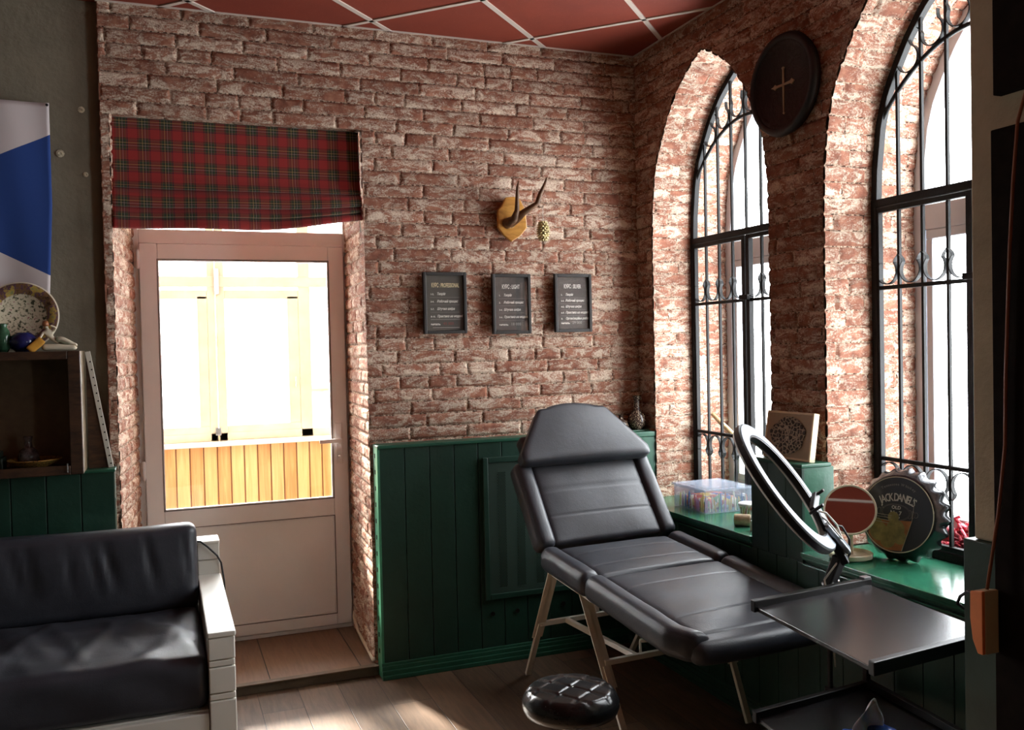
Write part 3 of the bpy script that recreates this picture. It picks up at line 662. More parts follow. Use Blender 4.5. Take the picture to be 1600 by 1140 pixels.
# ================================================================ THINGS
# ---------------------------------------------------------------- window grilles
def circ(cy, cz, r, a0, a1, n=16): return [(cy+r*math.cos(a0+(a1-a0)*k/n), cz+r*math.sin(a0+(a1-a0)*k/n)) for k in range(n+1)]
def grille(yc, label):
    XG = 2.775; r = thing('window_grille', label, 'grille', (XG, yc, SZ), 'black iron grilles in the arched niches')
    H = .505
    m = MB()
    # outer arch: flat bar following the opening
    zz = [2.2]+[float(z) for z in np.linspace(2.25, 3.085, 26)]; hf = [(max(0., float(hw(z))-.008), z-.008) for z in zz]
    p = np.array(hf); tg = np.gradient(p, axis=0); tg /= np.linalg.norm(tg, axis=1)[:, None]; nr = np.stack([-tg[:, 1], tg[:, 0]], -1); inn = p+nr*.03; inn[:, 0] = np.maximum(inn[:, 0], 0)
    o_ = [(yc+a, b) for a, b in hf]+[(yc-a, b) for a, b in hf[::-1]]; i_ = [(yc+a, b) for a, b in inn]+[(yc-a, b) for a, b in inn[::-1]]
    m.band(i_, o_, xf, XG-.012, XG+.018)
    m.box((XG-.015, yc-H, SZ), (XG+.015, yc-H+.03, 2.2)).box((XG-.015, yc+H-.03, SZ), (XG+.015, yc+H, 2.2))
    m.box((XG-.015, yc-H, 2.19), (XG+.015, yc+H, 2.222)); m.box((XG-.015, yc-H, SZ), (XG+.015, yc+H, SZ+.03))
    m.build('outer_frame', M['iron'], r, bevel=.002)
    for sg in (-1, 1):
        a = yc+sg*.018; b = yc+sg*(H-.034); lo, hi = min(a, b), max(a, b)
        g = MB(); g.box((XG-.014, a-.013, SZ+.035), (XG+.014, a+.013, 2.186)).box((XG-.012, b-.006, SZ+.035), (XG+.012, b+.006, 2.186))
        g.box((XG-.012, lo, SZ+.035), (XG+.012, hi, SZ+.055)).box((XG-.012, lo, 2.166), (XG+.012, hi, 2.186))
        g.box((XG-.008, lo, 1.85), (XG+.008, hi, 1.866)).box((XG-.008, lo, 1.147), (XG+.008, hi, 1.163))
        g.build('gate_leaf', M['iron'], r, bevel=.0015)
        for k in (1, 2, 3):
            y = yc+sg*k*.122; bb = MB().bar((XG, y, SZ+.04), (XG, y, 2.18), .012); bb.build('bar', M['iron'], r)
        for k in range(4):
            cy = yc+sg*(.062+k*.1215); rr = .049
            # scroll above the upper rail: U shape with flared tips; below the lower rail: the same inverted
            for (cz, fl) in ((1.922, 1), (1.092, -1)):
                pts = [(cy-rr*1.12, cz+fl*rr*1.25), (cy-rr*.84, cz+fl*rr*.98)]+[(cy+rr*math.cos(t), cz+fl*rr*math.sin(t)) for t in np.linspace(PI*.76, 2.24*PI, 22)]+[(cy+rr*.84, cz+fl*rr*.98), (cy+rr*1.12, cz+fl*rr*1.25)]
                MB().band(pts, [(cy+(y_-cy)*1.07, cz+(z_-cz)*1.07) for y_, z_ in pts], xf, XG-.011, XG+.007).build('scroll', M['iron'], r)
    # lock lugs at the meeting stiles
    MB().box((XG-.03, yc-.035, 1.86), (XG-.012, yc+.035, 1.885)).build('lock_lug', M['iron'], r, bevel=.002)
    # arched top: bars up to the arch, a curved rail, scrolls above it
    rail = lambda y: 2.43+.36*(1-((y-yc)/H)**2)**.75 if abs(y-yc) < H else 2.43
    for k in range(-3, 4):
        y = yc+k*.122; zt = float(np.interp(abs(y-yc)+.01, hh[::-1], hz[::-1])) - .02
        MB().bar((XG, y, 2.21), (XG, y, zt), .012).build('top_bar', M['iron'], r)
    ys = np.linspace(-H+.012, H-.012, 25); MB().tube([(XG, yc+y, rail(yc+y)) for y in ys], .009, 8).build('curved_rail', M['iron'], r, 60)
    for k in (-3, -2, -1, 0, 1, 2):
        cy = yc+(k+.5)*.122; cz = rail(cy)+.062; sl = (rail(cy+.05)-rail(cy-.05))/.1; ca, sa = math.cos(math.atan(sl)), math.sin(math.atan(sl)); rr = .05
        pts = [(-rr*1.0, rr*1.2), (-rr*.88, rr*.86)]+[(rr*math.cos(t), rr*math.sin(t)) for t in np.linspace(PI*.82, 2.18*PI, 20)]+[(rr*.88, rr*.86), (rr*1.0, rr*1.2)]
        P_ = [(cy+a*ca-b*sa, cz+a*sa+b*ca) for a, b in pts]; Q_ = [(cy+1.07*(a*ca-b*sa), cz+1.07*(a*sa+b*ca)) for a, b in pts]
        MB().band(P_, Q_, xf, XG-.011, XG+.007).build('top_scroll', M['iron'], r)
    return r
grille(A1, 'black iron scrollwork grille in the arched niche nearest the back corner')
grille(A2, 'black iron scrollwork grille in the arched niche beside the concrete pillar')

# ---------------------------------------------------------------- roman blind
def mat_tartan():
    t = NT('tartan'); sp = t.n('ShaderNodeSeparateXYZ'); t.l(t.uv(), sp.inputs[0])
    R, D, G, Y, N_, Wt = srgb(158, 52, 50), srgb(48, 46, 40), srgb(66, 74, 54), srgb(178, 156, 100), srgb(40, 38, 52), srgb(170, 154, 146)
    pts = ((0, R), (.27, D), (.31, R), (.33, G), (.42, D), (.475, Y), (.505, D), (.54, G), (.58, D), (.61, Wt), (.635, D), (.69, G), (.78, R), (.80, N_), (.845, R))
    def stripes(c_, off):
        f_ = t.math('FRACT', t.math('ADD', t.math('DIVIDE', c_, .098), off)); return t.ramp(f_, pts, 'CONSTANT')
    a, b = stripes(sp.outputs[0], .1), stripes(sp.outputs[1], .35)
    tw = t.math('FRACT', t.math('MULTIPLY', t.math('ADD', sp.outputs[0], sp.outputs[1]), 400.0)); c_ = t.mix(.5, a, b)
    t.setc(c_); t.b.inputs['Roughness'].default_value = .95; t.b.inputs['Specular IOR Level'].default_value = .15
    t.b.inputs['Sheen Weight'].default_value = .2
    t.l(t.bump(tw, .0005, .5), t.b.inputs['Normal']); return t.m
M['tartan'] = mat_tartan()
prof = [(2.755, 4.605), (2.70, 4.602), (2.62, 4.60), (2.54, 4.598), (2.48, 4.594), (2.445, 4.585), (2.425, 4.575), (2.43, 4.592), (2.425, 4.588), (2.40, 4.572), (2.365, 4.566), (2.345, 4.562), (2.338, 4.575), (2.344, 4.584), (2.33, 4.578), (2.31, 4.566), (2.297, 4.562), (2.294, 4.575), (2.296, 4.580), (2.285, 4.572), (2.262, 4.562), (2.247, 4.562), (2.24, 4.572), (2.25, 4.60), (2.30, 4.612)]
pz = np.array([p_[0] for p_ in prof]); pyy = np.array([p_[1] for p_ in prof]); ps_ = np.concatenate([[0], np.cumsum(np.hypot(np.diff(pz), np.diff(pyy)))]); ps_ /= ps_[-1]
def blind_pt(u, v):
    z = float(np.interp(v, ps_, pz)); y = float(np.interp(v, ps_, pyy)); y = 4.6-(4.6-y)*1.45 if y < 4.6 else y; low = max(0., (2.46-z)/.22)
    x = -.195+u*1.158; z += low*(.058*u**1.5-.018*math.sin(PI*u)+.006*math.sin(9*u+v*6))
    if low <= 0: y -= .004*math.sin(7*u)*math.sin(PI*v*1.6)
    y -= low*.008*math.sin(14*u+3*v)
    return Vector((x, y, z))
rb = thing('roman_blind', 'red tartan roman blind folded up over the balcony door', 'blind', (.38, 4.6, 2.755))
MB().grid(blind_pt, 90, 110, lambda u, v: (u*1.158, v*.66)).build('blind_cloth', M['tartan'], rb, 180, solid=.0015, norm=False)
MB().box((-.19, 4.612, 2.735), (.955, 4.635, 2.762)).build('head_rail', M['white_paint'], rb)
cd = MB().tube([(.958, 4.6, 2.74), (.962, 4.595, 2.6), (.957, 4.6, 2.45), (.963, 4.6, 2.25)], .0025, 6); cd.build('pull_cord', M['white_trim'], rb, 180)

# ---------------------------------------------------------------- framed course posters
M['frame_blk'] = simple('black_frame_moulding', srgb(36, 32, 30), .5, var=.2, vscale=60, bump=.001, bscale=150)
M['paper_dk'] = simple('charcoal_paper', srgb(64, 60, 58), .6, var=.06, vscale=30)
M['ink'] = simple('chalk_white_ink', srgb(232, 228, 220), .7)
M['ink_gold'] = simple('pale_gold_ink', srgb(236, 218, 176), .6)
M['ink_red'] = simple('faded_red_ink', srgb(140, 52, 50), .7)
M['ink_grey'] = simple('grey_ink', srgb(176, 172, 168), .7)
def poster(x0, x1, z0, z1, title, rows, price, pcol, label, tilt=0):
    w, h_ = x1-x0, z1-z0; xc = (x0+x1)/2
    r = thing('framed_poster', label, 'poster', (xc, YB-.02, z0), 'framed course price posters')
    MB().lathe([(0, 0), (.005, 0), (.005, .028), (0, .028)], m=Matrix.Translation((xc, YB+.002, z1-.03)) @ Matrix.Rotation(PI/2, 4, 'X'), seg=10).build('nail', M['steel'], r)
    Y0 = YB-.046; m = MB(); fwid = .017
    m.box((x0, Y0, z0), (x0+fwid, YB-.022, z1)).box((x1-fwid, Y0, z0), (x1, YB-.022, z1)).box((x0+fwid, Y0, z0), (x1-fwid, YB-.022, z0+fwid)).box((x0+fwid, Y0, z1-fwid), (x1-fwid, YB-.022, z1))
    m.build('frame', M['frame_blk'], r, bevel=.003)
    MB().box((x0+fwid, Y0+.012, z0+fwid), (x1-fwid, YB-.022, z1-fwid)).build('print', M['paper_dk'], r)
    R = Matrix.Rotation(PI/2, 4, 'X'); yt = Y0+.0115
    def put(mb, body, size, x, z, **k):
        me, wd = text_mesh(body, size, **k); mb.merge(me, Matrix.Translation((x, yt, z)) @ R @ Matrix.Diagonal((k.get('sx', 1), 1, 1, 1)) if False else Matrix.Translation((x, yt, z)) @ R); return wd
    bold0 = 0; t1 = MB(); t2 = MB(); t3 = MB(); t4 = MB()
    me, wd = text_mesh(title, .031, bold=.0005); W_ = (w-.085) if len(title) > 14 else (w-.12)
    t1.merge(me, Matrix.Translation((x0+(.046 if len(title) > 14 else .058), yt, z1-.078)) @ R @ Matrix.Diagonal((W_/wd, 1.0, 1, 1)))
    n = len(rows); top = z1-.118; dz = .0385 if n == 4 else .0325
    for i, (a, b) in enumerate(rows):
        z = top-i*dz; put(t2, a, .0125, x0+.040, z, bold=.0003); me2, _w = text_mesh(b, .0165, shear=.35, bold=.0004); t2.merge(me2, Matrix.Translation((x0+(.074 if len(title) > 14 else .066), yt, z)) @ R @ Matrix.Diagonal((.86, 1.08, 1, 1)))
        t3.box((x0+.038, yt-.0003, z-.0125), (x1-.038, yt, z-.0118))
    pz_ = z0+.045; put(t2, 'ВАРТІСТЬ:', .0095, x0+.040, pz_, bold=.0008)
    put(t4, price, .021, x0+.105, pz_, bold=-.0002)
    if len(title) > 14:
        t3.box((x0+.04, yt-.0003, pz_+.030), (x1-.03, yt, pz_+.031)); t2.box((x0+.05, yt-.0003, pz_-.014), (x1-.04, yt, pz_-.0128))
    t1.build('title_lettering', M['ink_gold'] if pcol == 'ink_red' else M['ink'], r); t2.build('lettering', M['ink'], r); t3.build('ruled_line', M['ink_grey'], r); t4.build('price_lettering', M[pcol], r)
    # thin pane in the frame
    MB().box((x0+fwid, Y0+.006, z0+fwid), (x1-fwid, Y0+.0075, z1-fwid)).build('glass', M['glass'], r)
poster(1.256, 1.490, 1.722, 2.040, 'КУРС : PROFESSIONAL', [('1-2.', 'Теорія'), ('3-4.', 'Робочий процес'), ('5-7.', 'Штучна шкіра'), ('8-10.', 'Практика на моделі')], '45 000', 'ink_red', 'black framed price list headed PROFESSIONAL, nearest the door')
poster(1.632, 1.852, 1.715, 2.033, 'КУРС : LIGHT', [('1.', 'Теорія'), ('2.', 'Робочий процес'), ('3-4.', 'Штучна шкіра'), ('5-6.', 'Практика на моделі')], '18 000', 'ink_grey', 'black framed price list headed LIGHT, middle one under the antlers')
poster(1.992, 2.214, 1.719, 2.036, 'КУРС : SILVER', [('1.', 'Теорія'), ('2-3.', 'Робочий процес'), ('4-5.', 'Штучна шкіра'), ('6-7.', 'Практика на моделі'), ('8.', 'Організаційна робота')], '29 000', 'ink_grey', 'black framed price list headed SILVER, nearest the corner')

# ---------------------------------------------------------------- antler mount and hanging cone
am = thing('antler_mount', 'small antler on a golden wooden shield above the posters', 'antler', (1.75, YB-.02, 2.32))
sh = [(1.718, 2.437), (1.765, 2.443), (1.80, 2.432), (1.832, 2.37), (1.838, 2.28), (1.80, 2.235), (1.748, 2.203), (1.70, 2.24), (1.672, 2.278), (1.672, 2.368), (1.695, 2.392)]
MB().prism(sh, lambda a, b, d: (a, d, b), YB-.048, YB-.024).build('shield', mat_wood('golden_wood', srgb(176, 118, 48), srgb(216, 158, 76), (3, 3, 10), .35), am, bevel=.005)
M['antler'] = simple('antler_horn', srgb(98, 66, 38), .5, var=.45, vscale=40, bump=.003, bscale=90)
MB().lathe([(0, 0), (.02, 0), (.02, .03), (0, .03)], m=Matrix.Translation((1.75, YB+.004, 2.34)) @ Matrix.Rotation(PI/2, 4, 'X'), seg=12).build('wall_hook', M['iron'], am)
an = MB()
an.tube([(1.722, 4.495, 2.298), (1.728, 4.465, 2.302), (1.745, 4.44, 2.318), (1.752, 4.42, 2.36), (1.748, 4.405, 2.42), (1.747, 4.395, 2.47), (1.752, 4.39, 2.508)], [.028, .027, .021, .013, .010, .008, .003], 12)
an.tube([(1.74, 4.49, 2.300), (1.762, 4.45, 2.318), (1.79, 4.42, 2.350), (1.822, 4.40, 2.372), (1.852, 4.385, 2.392), (1.868, 4.38, 2.44), (1.89, 4.375, 2.485), (1.905, 4.37, 2.53)], [.026, .021, .017, .015, .014, .013, .009, .003], 12)
an.tube([(1.85, 4.388, 2.39), (1.868, 4.39, 2.375), (1.885, 4.392, 2.374), (1.892, 4.394, 2.388)], [.008, .006, .005, .002], 10)
an.tube([(1.75, 4.42, 2.362), (1.765, 4.43, 2.352), (1.79, 4.425, 2.356)], [.007, .006, .003], 10)
an.build('antler', M['antler'], am, 180)
cor = MB()
for k in range(16):
    a_ = k*2*PI/16; cor.lathe([(0, -.008), (.008, 0), (0, .008)], m=Matrix.Translation((1.735+.030*math.cos(a_), 4.486, 2.302+.024*math.sin(a_))), seg=8)
cor.build('coronet', simple('pale_burr', srgb(196, 166, 124), .6, var=.3, vscale=60), am, 180)
pc = thing('hanging_ornament', 'golden cone ornament hanging from the antler tip', 'ornament', (1.888, 4.40, 2.2))
k_ = MB()
for lv in range(9):
    z = 2.298-lv*.0115; rr = .012+.016*math.sin(PI*(lv+.8)/9.6)
    n = 9
    for j in range(n):
        a_ = (j+lv*.5)*2*PI/n; m_ = Matrix.Translation((1.889+rr*math.cos(a_), 4.40+rr*math.sin(a_), z)) @ Matrix.Rotation(a_, 4, 'Z') @ Matrix.Rotation(.5, 4, 'Y') @ Matrix.Diagonal((.012, .009, .004, 1))
        bmesh.ops.create_icosphere(k_.bm, subdivisions=1, radius=1, matrix=m_)
k_.lathe([(0, -.055), (.014, -.03), (.02, 0), (.014, .03), (0, .05)], (1.889, 4.40, 2.25), 14)
k_.build('cone', simple('antique_gold', srgb(206, 190, 140), .3, .6, var=.4, vscale=50), pc, 180)
MB().tube([(1.889, 4.395, 2.385), (1.889, 4.40, 2.30)], .0012, 6).build('string', M['white_trim'], pc)

# ---------------------------------------------------------------- radiator grille in the wainscot
rg = thing('radiator_grille', 'perforated green metal radiator grille set in the back wainscot', 'grille', (1.78, DY, .32))
m = MB(); x0, x1, z0, z1 = 1.53, 2.06, .33, 1.075
for lo, hi in (((x0, z0), (x0+.03, z1)), ((x1-.03, z0), (x1, z1)), ((x0+.03, z0), (x1-.03, z0+.03)), ((x0+.03, z1-.03), (x1-.03, z1))): m.box((lo[0], DY-.014, lo[1]), (hi[0], DY-.001, hi[1]))
m.build('frame', M['green_dk'], rg, bevel=.004)
def mat_perf():
    t = NT('perforated_metal'); sp = t.n('ShaderNodeSeparateXYZ'); t.l(t.obj(), sp.inputs[0]); p_ = .0085
    v_ = t.math('DIVIDE', sp.outputs[2], p_*.866); rw = t.math('FLOOR', v_); u_ = t.math('ADD', t.math('DIVIDE', sp.outputs[0], p_), t.math('MULTIPLY', t.math('FLOORED_MODULO', rw, 2.0), .5))
    a_ = t.math('SUBTRACT', t.math('FRACT', u_), .5); b_ = t.math('MULTIPLY', t.math('SUBTRACT', t.math('FRACT', v_), .5), .866)
    d_ = t.math('SQRT', t.math('ADD', t.math('MULTIPLY', a_, a_), t.math('MULTIPLY', b_, b_))); hole = t.math('LESS_THAN', d_, .39)
    t.setc(srgb(58, 82, 72)); t.b.inputs['Roughness'].default_value = .45
    t.l(t.math('SUBTRACT', 1.0, hole), t.b.inputs['Alpha']); return t.m
MB().box((x0+.03, DY-.008, z0+.03), (x1-.03, DY-.007, z1-.03)).build('perforated_sheet', mat_perf(), rg)
rr_ = MB()
for k in range(5): rr_.box((x0+.085+k*.105, DY-.0055, z0+.06), (x0+.085+k*.105+.042, DY-.0026, z1-.08))
rr_.build('rib', M['blackboard'], rg)
MB().box((x0+.03, DY-.0022, z0+.03), (x1-.03, DY-.0008, z1-.03)).build('radiator_panel', simple('radiator_grey_green', srgb(74, 88, 80), .6), rg)
MB().lathe([(0, 0), (.006, 0), (.006, .004), (0, .006)], m=Matrix.Translation((1.885, DY-.009, .70)) @ Matrix.Rotation(PI/2, 4, 'X'), seg=12).build('screw', M['steel'], rg)

# ---------------------------------------------------------------- round wall plaque with cross
RM = Matrix.Translation((XR-.01, 3.185, 2.735)) @ Matrix.Rotation(-PI/2, 4, 'Y')   # local z -> -X
pq = thing('round_plaque', 'dark round wall plaque with a pale cross, between the arched windows', 'plaque', (XR, 3.185, 2.55))
MB().lathe([(0, 0), (.178, 0), (.208, .008), (.212, .022), (.202, .038), (.184, .042), (.171, .034), (.165, .028), (0, .028)], m=RM, seg=56).build('disc', simple('dark_plaque', srgb(30, 16, 13), .5, var=.35, vscale=14, bump=.006, bscale=40, spec=.3), pq, 50)
MB().lathe([(.184, .0425), (.2125, .022), (.218, .028), (.208, .05), (.188, .05), (.184, .0425)], m=RM, seg=56).build('rim', M['black'], pq, 180)
cr = MB()
def cx(a, b, h0=.0285, h1=.034):   # local disc coordinates: a = up, b = along -Y (right in view)
    pass
def cpoly(poly): cr.prism(poly, lambda a, b, d: RM @ Vector((a, b, d)), .028, .033)
# local x is up (z), local y is world y
cpoly([(.072, -.010), (.062, -.004), (.0, -.005), (-.115, -.002), (-.12, -.006), (-.125, 0), (-.12, .006), (-.115, .002), (.0, .005), (.062, .004), (.072, .010), (.076, 0)])
cpoly([(.005, -.066), (.013, -.054), (.006, -.046), (.004, 0), (.006, .046), (.013, .054), (.005, .066), (.003, .082), (-.003, .066), (-.012, .054), (-.006, .046), (-.004, 0), (-.006, -.046), (-.012, -.054), (-.005, -.066), (0, -.072)])
cr.build('cross', simple('pale_brass', srgb(160, 140, 110), .45), pq)

# ---------------------------------------------------------------- saltire flag
def mat_flag():
    t = NT('saltire_cloth'); sp = t.n('ShaderNodeSeparateXYZ'); t.l(t.uv(), sp.inputs[0])
    ax, az = t.math('ABSOLUTE', sp.outputs[0]), t.math('ABSOLUTE', sp.outputs[1])
    d_ = t.math('ABSOLUTE', t.math('SUBTRACT', az, t.math('MULTIPLY', ax, .50)))
    m_ = t.math('LESS_THAN', d_, .138)
    t.setc(t.mix(m_, srgb(26, 62, 132), srgb(206, 196, 196))); t.b.inputs['Roughness'].default_value = .75; t.b.inputs['Specular IOR Level'].default_value = .3
    t.b.inputs['Sheen Weight'].default_value = .3; return t.m
FX, FZ, FW, FH = -1.345, 2.325, .905, .455
def flag_pt(u, v):
    a = -1+2*u; b = -1+2*v; x = FX+a*FW-.022*(b < 0)*abs(b)*max(0, a)+.0*b; z = FZ+b*FH
    sag = .012*math.sin(u*22+v*2)+.006*math.sin(u*51+v*5)
    y = YB-.012-.014*(1+math.sin(u*19-v*1.5))*(.35+.65*(1-v))-.004*math.sin(u*47+3*v)
    if b > .8: z -= .02*abs(math.sin(u*PI*2.5))*(b-.8)/.2*(1-u)
    return Vector((x, y, z))
fl = thing('saltire_flag', 'blue flag with white diagonal cross pinned to concrete wall', 'flag', (FX, YB, FZ-FH))
MB().grid(flag_pt, 120, 40, lambda u, v: ((-1+2*u)*FW, (-1+2*v)*FH)).build('cloth', mat_flag(), fl, 180, solid=.001, norm=False)
MB().lathe([(0, .006), (.006, .004), (.006, 0), (0, 0)], m=Matrix.Translation((-.447, YB-.02, 2.768)) @ Matrix.Rotation(PI/2, 4, 'X'), seg=12).build('pin', M['black'], fl)
# plugged holes in the concrete
for (x, z) in ((-.335, 2.745), (-.42, 2.545), (-.33, 2.455)):
    pass
ho = MB()
for (x, z, r_) in ((-.312, 2.768, .010), (-.404, 2.565, .012), (-.302, 2.475, .008)): ho.lathe([(0, 0), (r_*.5, 0), (r_, .001), (r_*1.5, .003), (r_*.7, .005), (0, .002)], m=Matrix.Translation((x, YB+.027, z)) @ Matrix.Rotation(PI/2, 4, 'X'), seg=9)
ho.build('plugged_hole', simple('plaster_chip', srgb(196, 186, 160), .9, var=.4, vscale=80), wb)

# ---------------------------------------------------------------- cabinet shelf on the left ledge
CY, CX = 4.31, -.33; cb_z0, cb_z1 = 1.142, 1.672
cb = thing('wall_cabinet', 'dark open wooden shelf box standing on the green ledge', 'shelf', (-.75, 4.42, cb_z0))
t = .02
m = MB().box((-1.35, CY+.004, cb_z0), (CX-t, YB+.02, cb_z0+t)).box((-1.35, CY+.004, cb_z1-t), (CX-t, YB+.02, cb_z1)).box((-1.35, CY+.004, cb_z0), (-1.33, YB+.02, cb_z1)); m.build('carcass', M['darkwood'], cb, bevel=.002)
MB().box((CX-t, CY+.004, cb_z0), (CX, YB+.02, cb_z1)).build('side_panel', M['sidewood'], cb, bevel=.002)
MB().box((-1.33, YB+.012, cb_z0+t), (CX-t, YB+.02, cb_z1-t)).build('back_panel', simple('brown_back_board', srgb(120, 102, 80), .7, var=.15), cb)  # back board in a brown lighter than the carcass
m = MB().box((CX-.05, CY-.012, cb_z0), (CX, CY+.004, cb_z1)).box((-1.35, CY-.012, cb_z1-.035), (CX-.05, CY+.004, cb_z1)).box((-1.35, CY-.012, cb_z0), (CX-.05, CY+.004, cb_z0+.04)); m.build('face_frame', M['darkwood'], cb, bevel=.003)
MB().tube([(CX-.062, CY-.016, cb_z0+.012), (CX-.062, CY-.02, cb_z0+.05)], .003, 8).build('catch', M['steel'], cb, 60)
# leaning board with a perforated white edge
lb = thing('leaning_board', 'dark board with perforated white edge leaning against the cabinet side', 'board', (-.27, 4.5, 1.14))
MB().prism([(-.322, 1.142), (-.235, 1.142), (-.318, 1.668), (-.322, 1.668)], lambda a, b, d: (a, d, b), 4.49, 4.515).build('board', M['darkwood'], lb)
dv = Vector((-.318+.235, 0, .526)); dn = dv.normalized()
MB().bar((-.231, 4.500, 1.142), Vector((-.231, 4.500, 1.142))+dv, .02, .03, (0, 1, 0)).build('edge_strip', M['white_trim'], lb)
m = MB()
for k in range(14):
    p = Vector((-.231, 4.4845, 1.16))+dn*(k*.036); m.lathe([(0, 0), (.0035, 0), (.0035, .001), (0, .001)], m=Matrix.Translation(p) @ Matrix.Rotation(PI/2, 4, 'X'), seg=10)
m.build('edge_hole', M['blackboard'], lb)

# ---------------------------------------------------------------- plate, figurine, cups, bowl
def mat_plate():
    t = NT('painted_plate'); o = t.obj(); sp = t.n('ShaderNodeSeparateXYZ'); t.l(o, sp.inputs[0])
    r_ = t.math('SQRT', t.math('ADD', t.math('MULTIPLY', sp.outputs[0], sp.outputs[0]), t.math('MULTIPLY', sp.outputs[1], sp.outputs[1])))
    n1 = t.noise(o, 26, 4); n2 = t.noise(o, 55, 3); n3 = t.noise(o, 18, 2)
    rimc = t.ramp(n1.outputs[0], ((.34, srgb(58, 42, 34)), (.46, srgb(120, 92, 62)), (.52, srgb(84, 60, 86)), (.60, srgb(176, 150, 74)), (.72, srgb(120, 128, 92))))
    cen = t.ramp(n2.outputs[0], ((.40, srgb(70, 72, 56)), (.47, srgb(206, 196, 168)), (.60, srgb(214, 204, 180)), (.68, srgb(150, 90, 96))))
    a_ = t.sstep(r_, .098, .102); c_ = t.mix(a_, cen, rimc); e_ = t.sstep(r_, .1445, .146); t.setc(t.mix(e_, c_, srgb(216, 206, 184)))
    t.b.inputs['Roughness'].default_value = .15; return t.m
PM = Matrix.Translation((-.568, 4.462, 1.826)) @ Matrix.Rotation(PI/2-.17, 4, 'X')
me_ = MB().lathe([(0, 0), (.09, 0), (.105, .012), (.148, .022), (.151, .019), (.108, .006), (.092, -.006), (0, -.006)], seg=64)
o = me_.build('decorative_plate', mat_plate(), None, 60); o.matrix_world = PM; tag(o, 'painted round plate leaning on the concrete wall atop the cabinet', 'plate')
M['porcelain'] = simple('cream_porcelain', srgb(214, 204, 180), .2, var=.05)
def skin(name, nodes, edges, mat, parent, sub=2):
    me = bpy.data.meshes.new(name); me.from_pydata([n[0] for n in nodes], edges, []); o = bpy.data.objects.new(name, me); col.objects.link(o)
    sm = o.modifiers.new('skin', 'SKIN'); sv = me.skin_vertices[0].data
    for i, n in enumerate(nodes): sv[i].radius = n[1] if isinstance(n[1], tuple) else (n[1], n[1])
    sv[0].use_root = True
    ss = o.modifiers.new('sub', 'SUBSURF'); ss.levels = sub; ss.render_levels = sub
    bpy.context.view_layer.update(); dg = bpy.context.evaluated_depsgraph_get(); m2 = bpy.data.meshes.new_from_object(o.evaluated_get(dg)); bpy.data.objects.remove(o)
    m2.materials.clear(); m2.materials.append(mat)
    return finish(name, m2, parent, 180)
fg = thing('porcelain_figurine', 'cream porcelain figurine of a reclining figure with legs stretched right', 'figurine', (-.43, 4.38, 1.672))
zb = 1.676
MB().cushion(Matrix.Translation((-.415, 4.385, zb+.014)), (.068, .03, .014), .013, (16, 8, 4), lambda n, p: Vector((p.x, p.y, p.z-.008*max(0, n[0]) if p.z > 0 else p.z))).build('base', M['porcelain'], fg, 180)
skin('body', [((-.445, 4.385, zb+.034), (.018, .016)), ((-.452, 4.383, zb+.06), (.014, .012)), ((-.458, 4.38, zb+.08), (.016, .011)), ((-.460, 4.378, zb+.094), (.005, .005)), ((-.466, 4.372, zb+.108), (.010, .011)),
     ((-.405, 4.37, zb+.052), (.012, .011)), ((-.365, 4.37, zb+.030), (.008, .008)), ((-.345, 4.368, zb+.022), (.005, .005)),
     ((-.41, 4.395, zb+.038), (.012, .011)), ((-.375, 4.395, zb+.026), (.008, .008)), ((-.345, 4.395, zb+.02), (.005, .005)),
     ((-.476, 4.375, zb+.078), (.006, .006)), ((-.488, 4.365, zb+.055), (.005, .005)), ((-.494, 4.358, zb+.036), (.004, .004)),
     ((-.440, 4.38, zb+.083), (.006, .006)), ((-.425, 4.37, zb+.098), (.005, .005)), ((-.448, 4.366, zb+.108), (.004, .004))],
     [(0, 1), (1, 2), (2, 3), (3, 4), (0, 5), (5, 6), (6, 7), (0, 8), (8, 9), (9, 10), (2, 11), (11, 12), (12, 13), (2, 14), (14, 15), (15, 16)], M['porcelain'], fg)
MB().lathe([(0, .018), (.010, .015), (.014, .002), (.012, -.006), (0, -.010)], (-.467, 4.376, zb+.112), 16).build('hair', simple('figurine_hair', srgb(150, 96, 60), .4, var=.3, vscale=80), fg, 180)
MB().cushion(Matrix.Translation((-.40, 4.383, zb+.040)) @ Matrix.Rotation(.35, 4, 'Y'), (.034, .02, .012), .011, (12, 8, 4), lambda n, p: Vector((p.x, p.y, p.z+.002*math.sin(n[0]*14)))).build('draped_cloth', simple('grey_green_glaze', srgb(150, 152, 128), .25, var=.1), fg, 180)
def small(name, label, cat, mb, mat, sm=60, group=None, **k):
    o = mb.build(name, mat, None, sm, **k); return tag(o, label, cat, group)
m = MB().lathe([(0, 0), (.030, 0), (.052, .022), (.058, .045), (.05, .066), (.034, .078), (.03, .082), (.026, .078), (.045, .06), (0, .05)], (-.555, 4.39, 1.673), 32); small('blue_cup', 'dark blue round glazed cup in front of the painted plate', 'cup', m, simple('cobalt_glaze', srgb(32, 34, 84), .15, var=.4, vscale=30))
m = MB().cushion(Matrix.Translation((-.503, 4.345, 1.700)) @ Matrix.Rotation(-.75, 4, 'Y') @ Matrix.Rotation(.2, 4, 'Z'), (.036, .01, .018), .006, (8, 4, 6)); small('amber_trinket', 'amber yellow glass trinket leaning beside the blue cup', 'trinket', m, simple('amber_glass', srgb(196, 140, 56), .15, var=.2))
m = MB().lathe([(0, 0), (.018, .0), (.03, .02), (.032, .06), (.026, .09), (.016, .105), (.018, .118), (.012, .122), (0, .115)], (-.632, 4.385, 1.673), 28); small('green_jug', 'shiny green glazed jug at the left of the blue cup', 'jug', m, simple('green_glaze', srgb(50, 84, 62), .1, var=.6, vscale=22))
pat = simple('painted_vase', srgb(92, 84, 84), .15, var=.7, vscale=60)
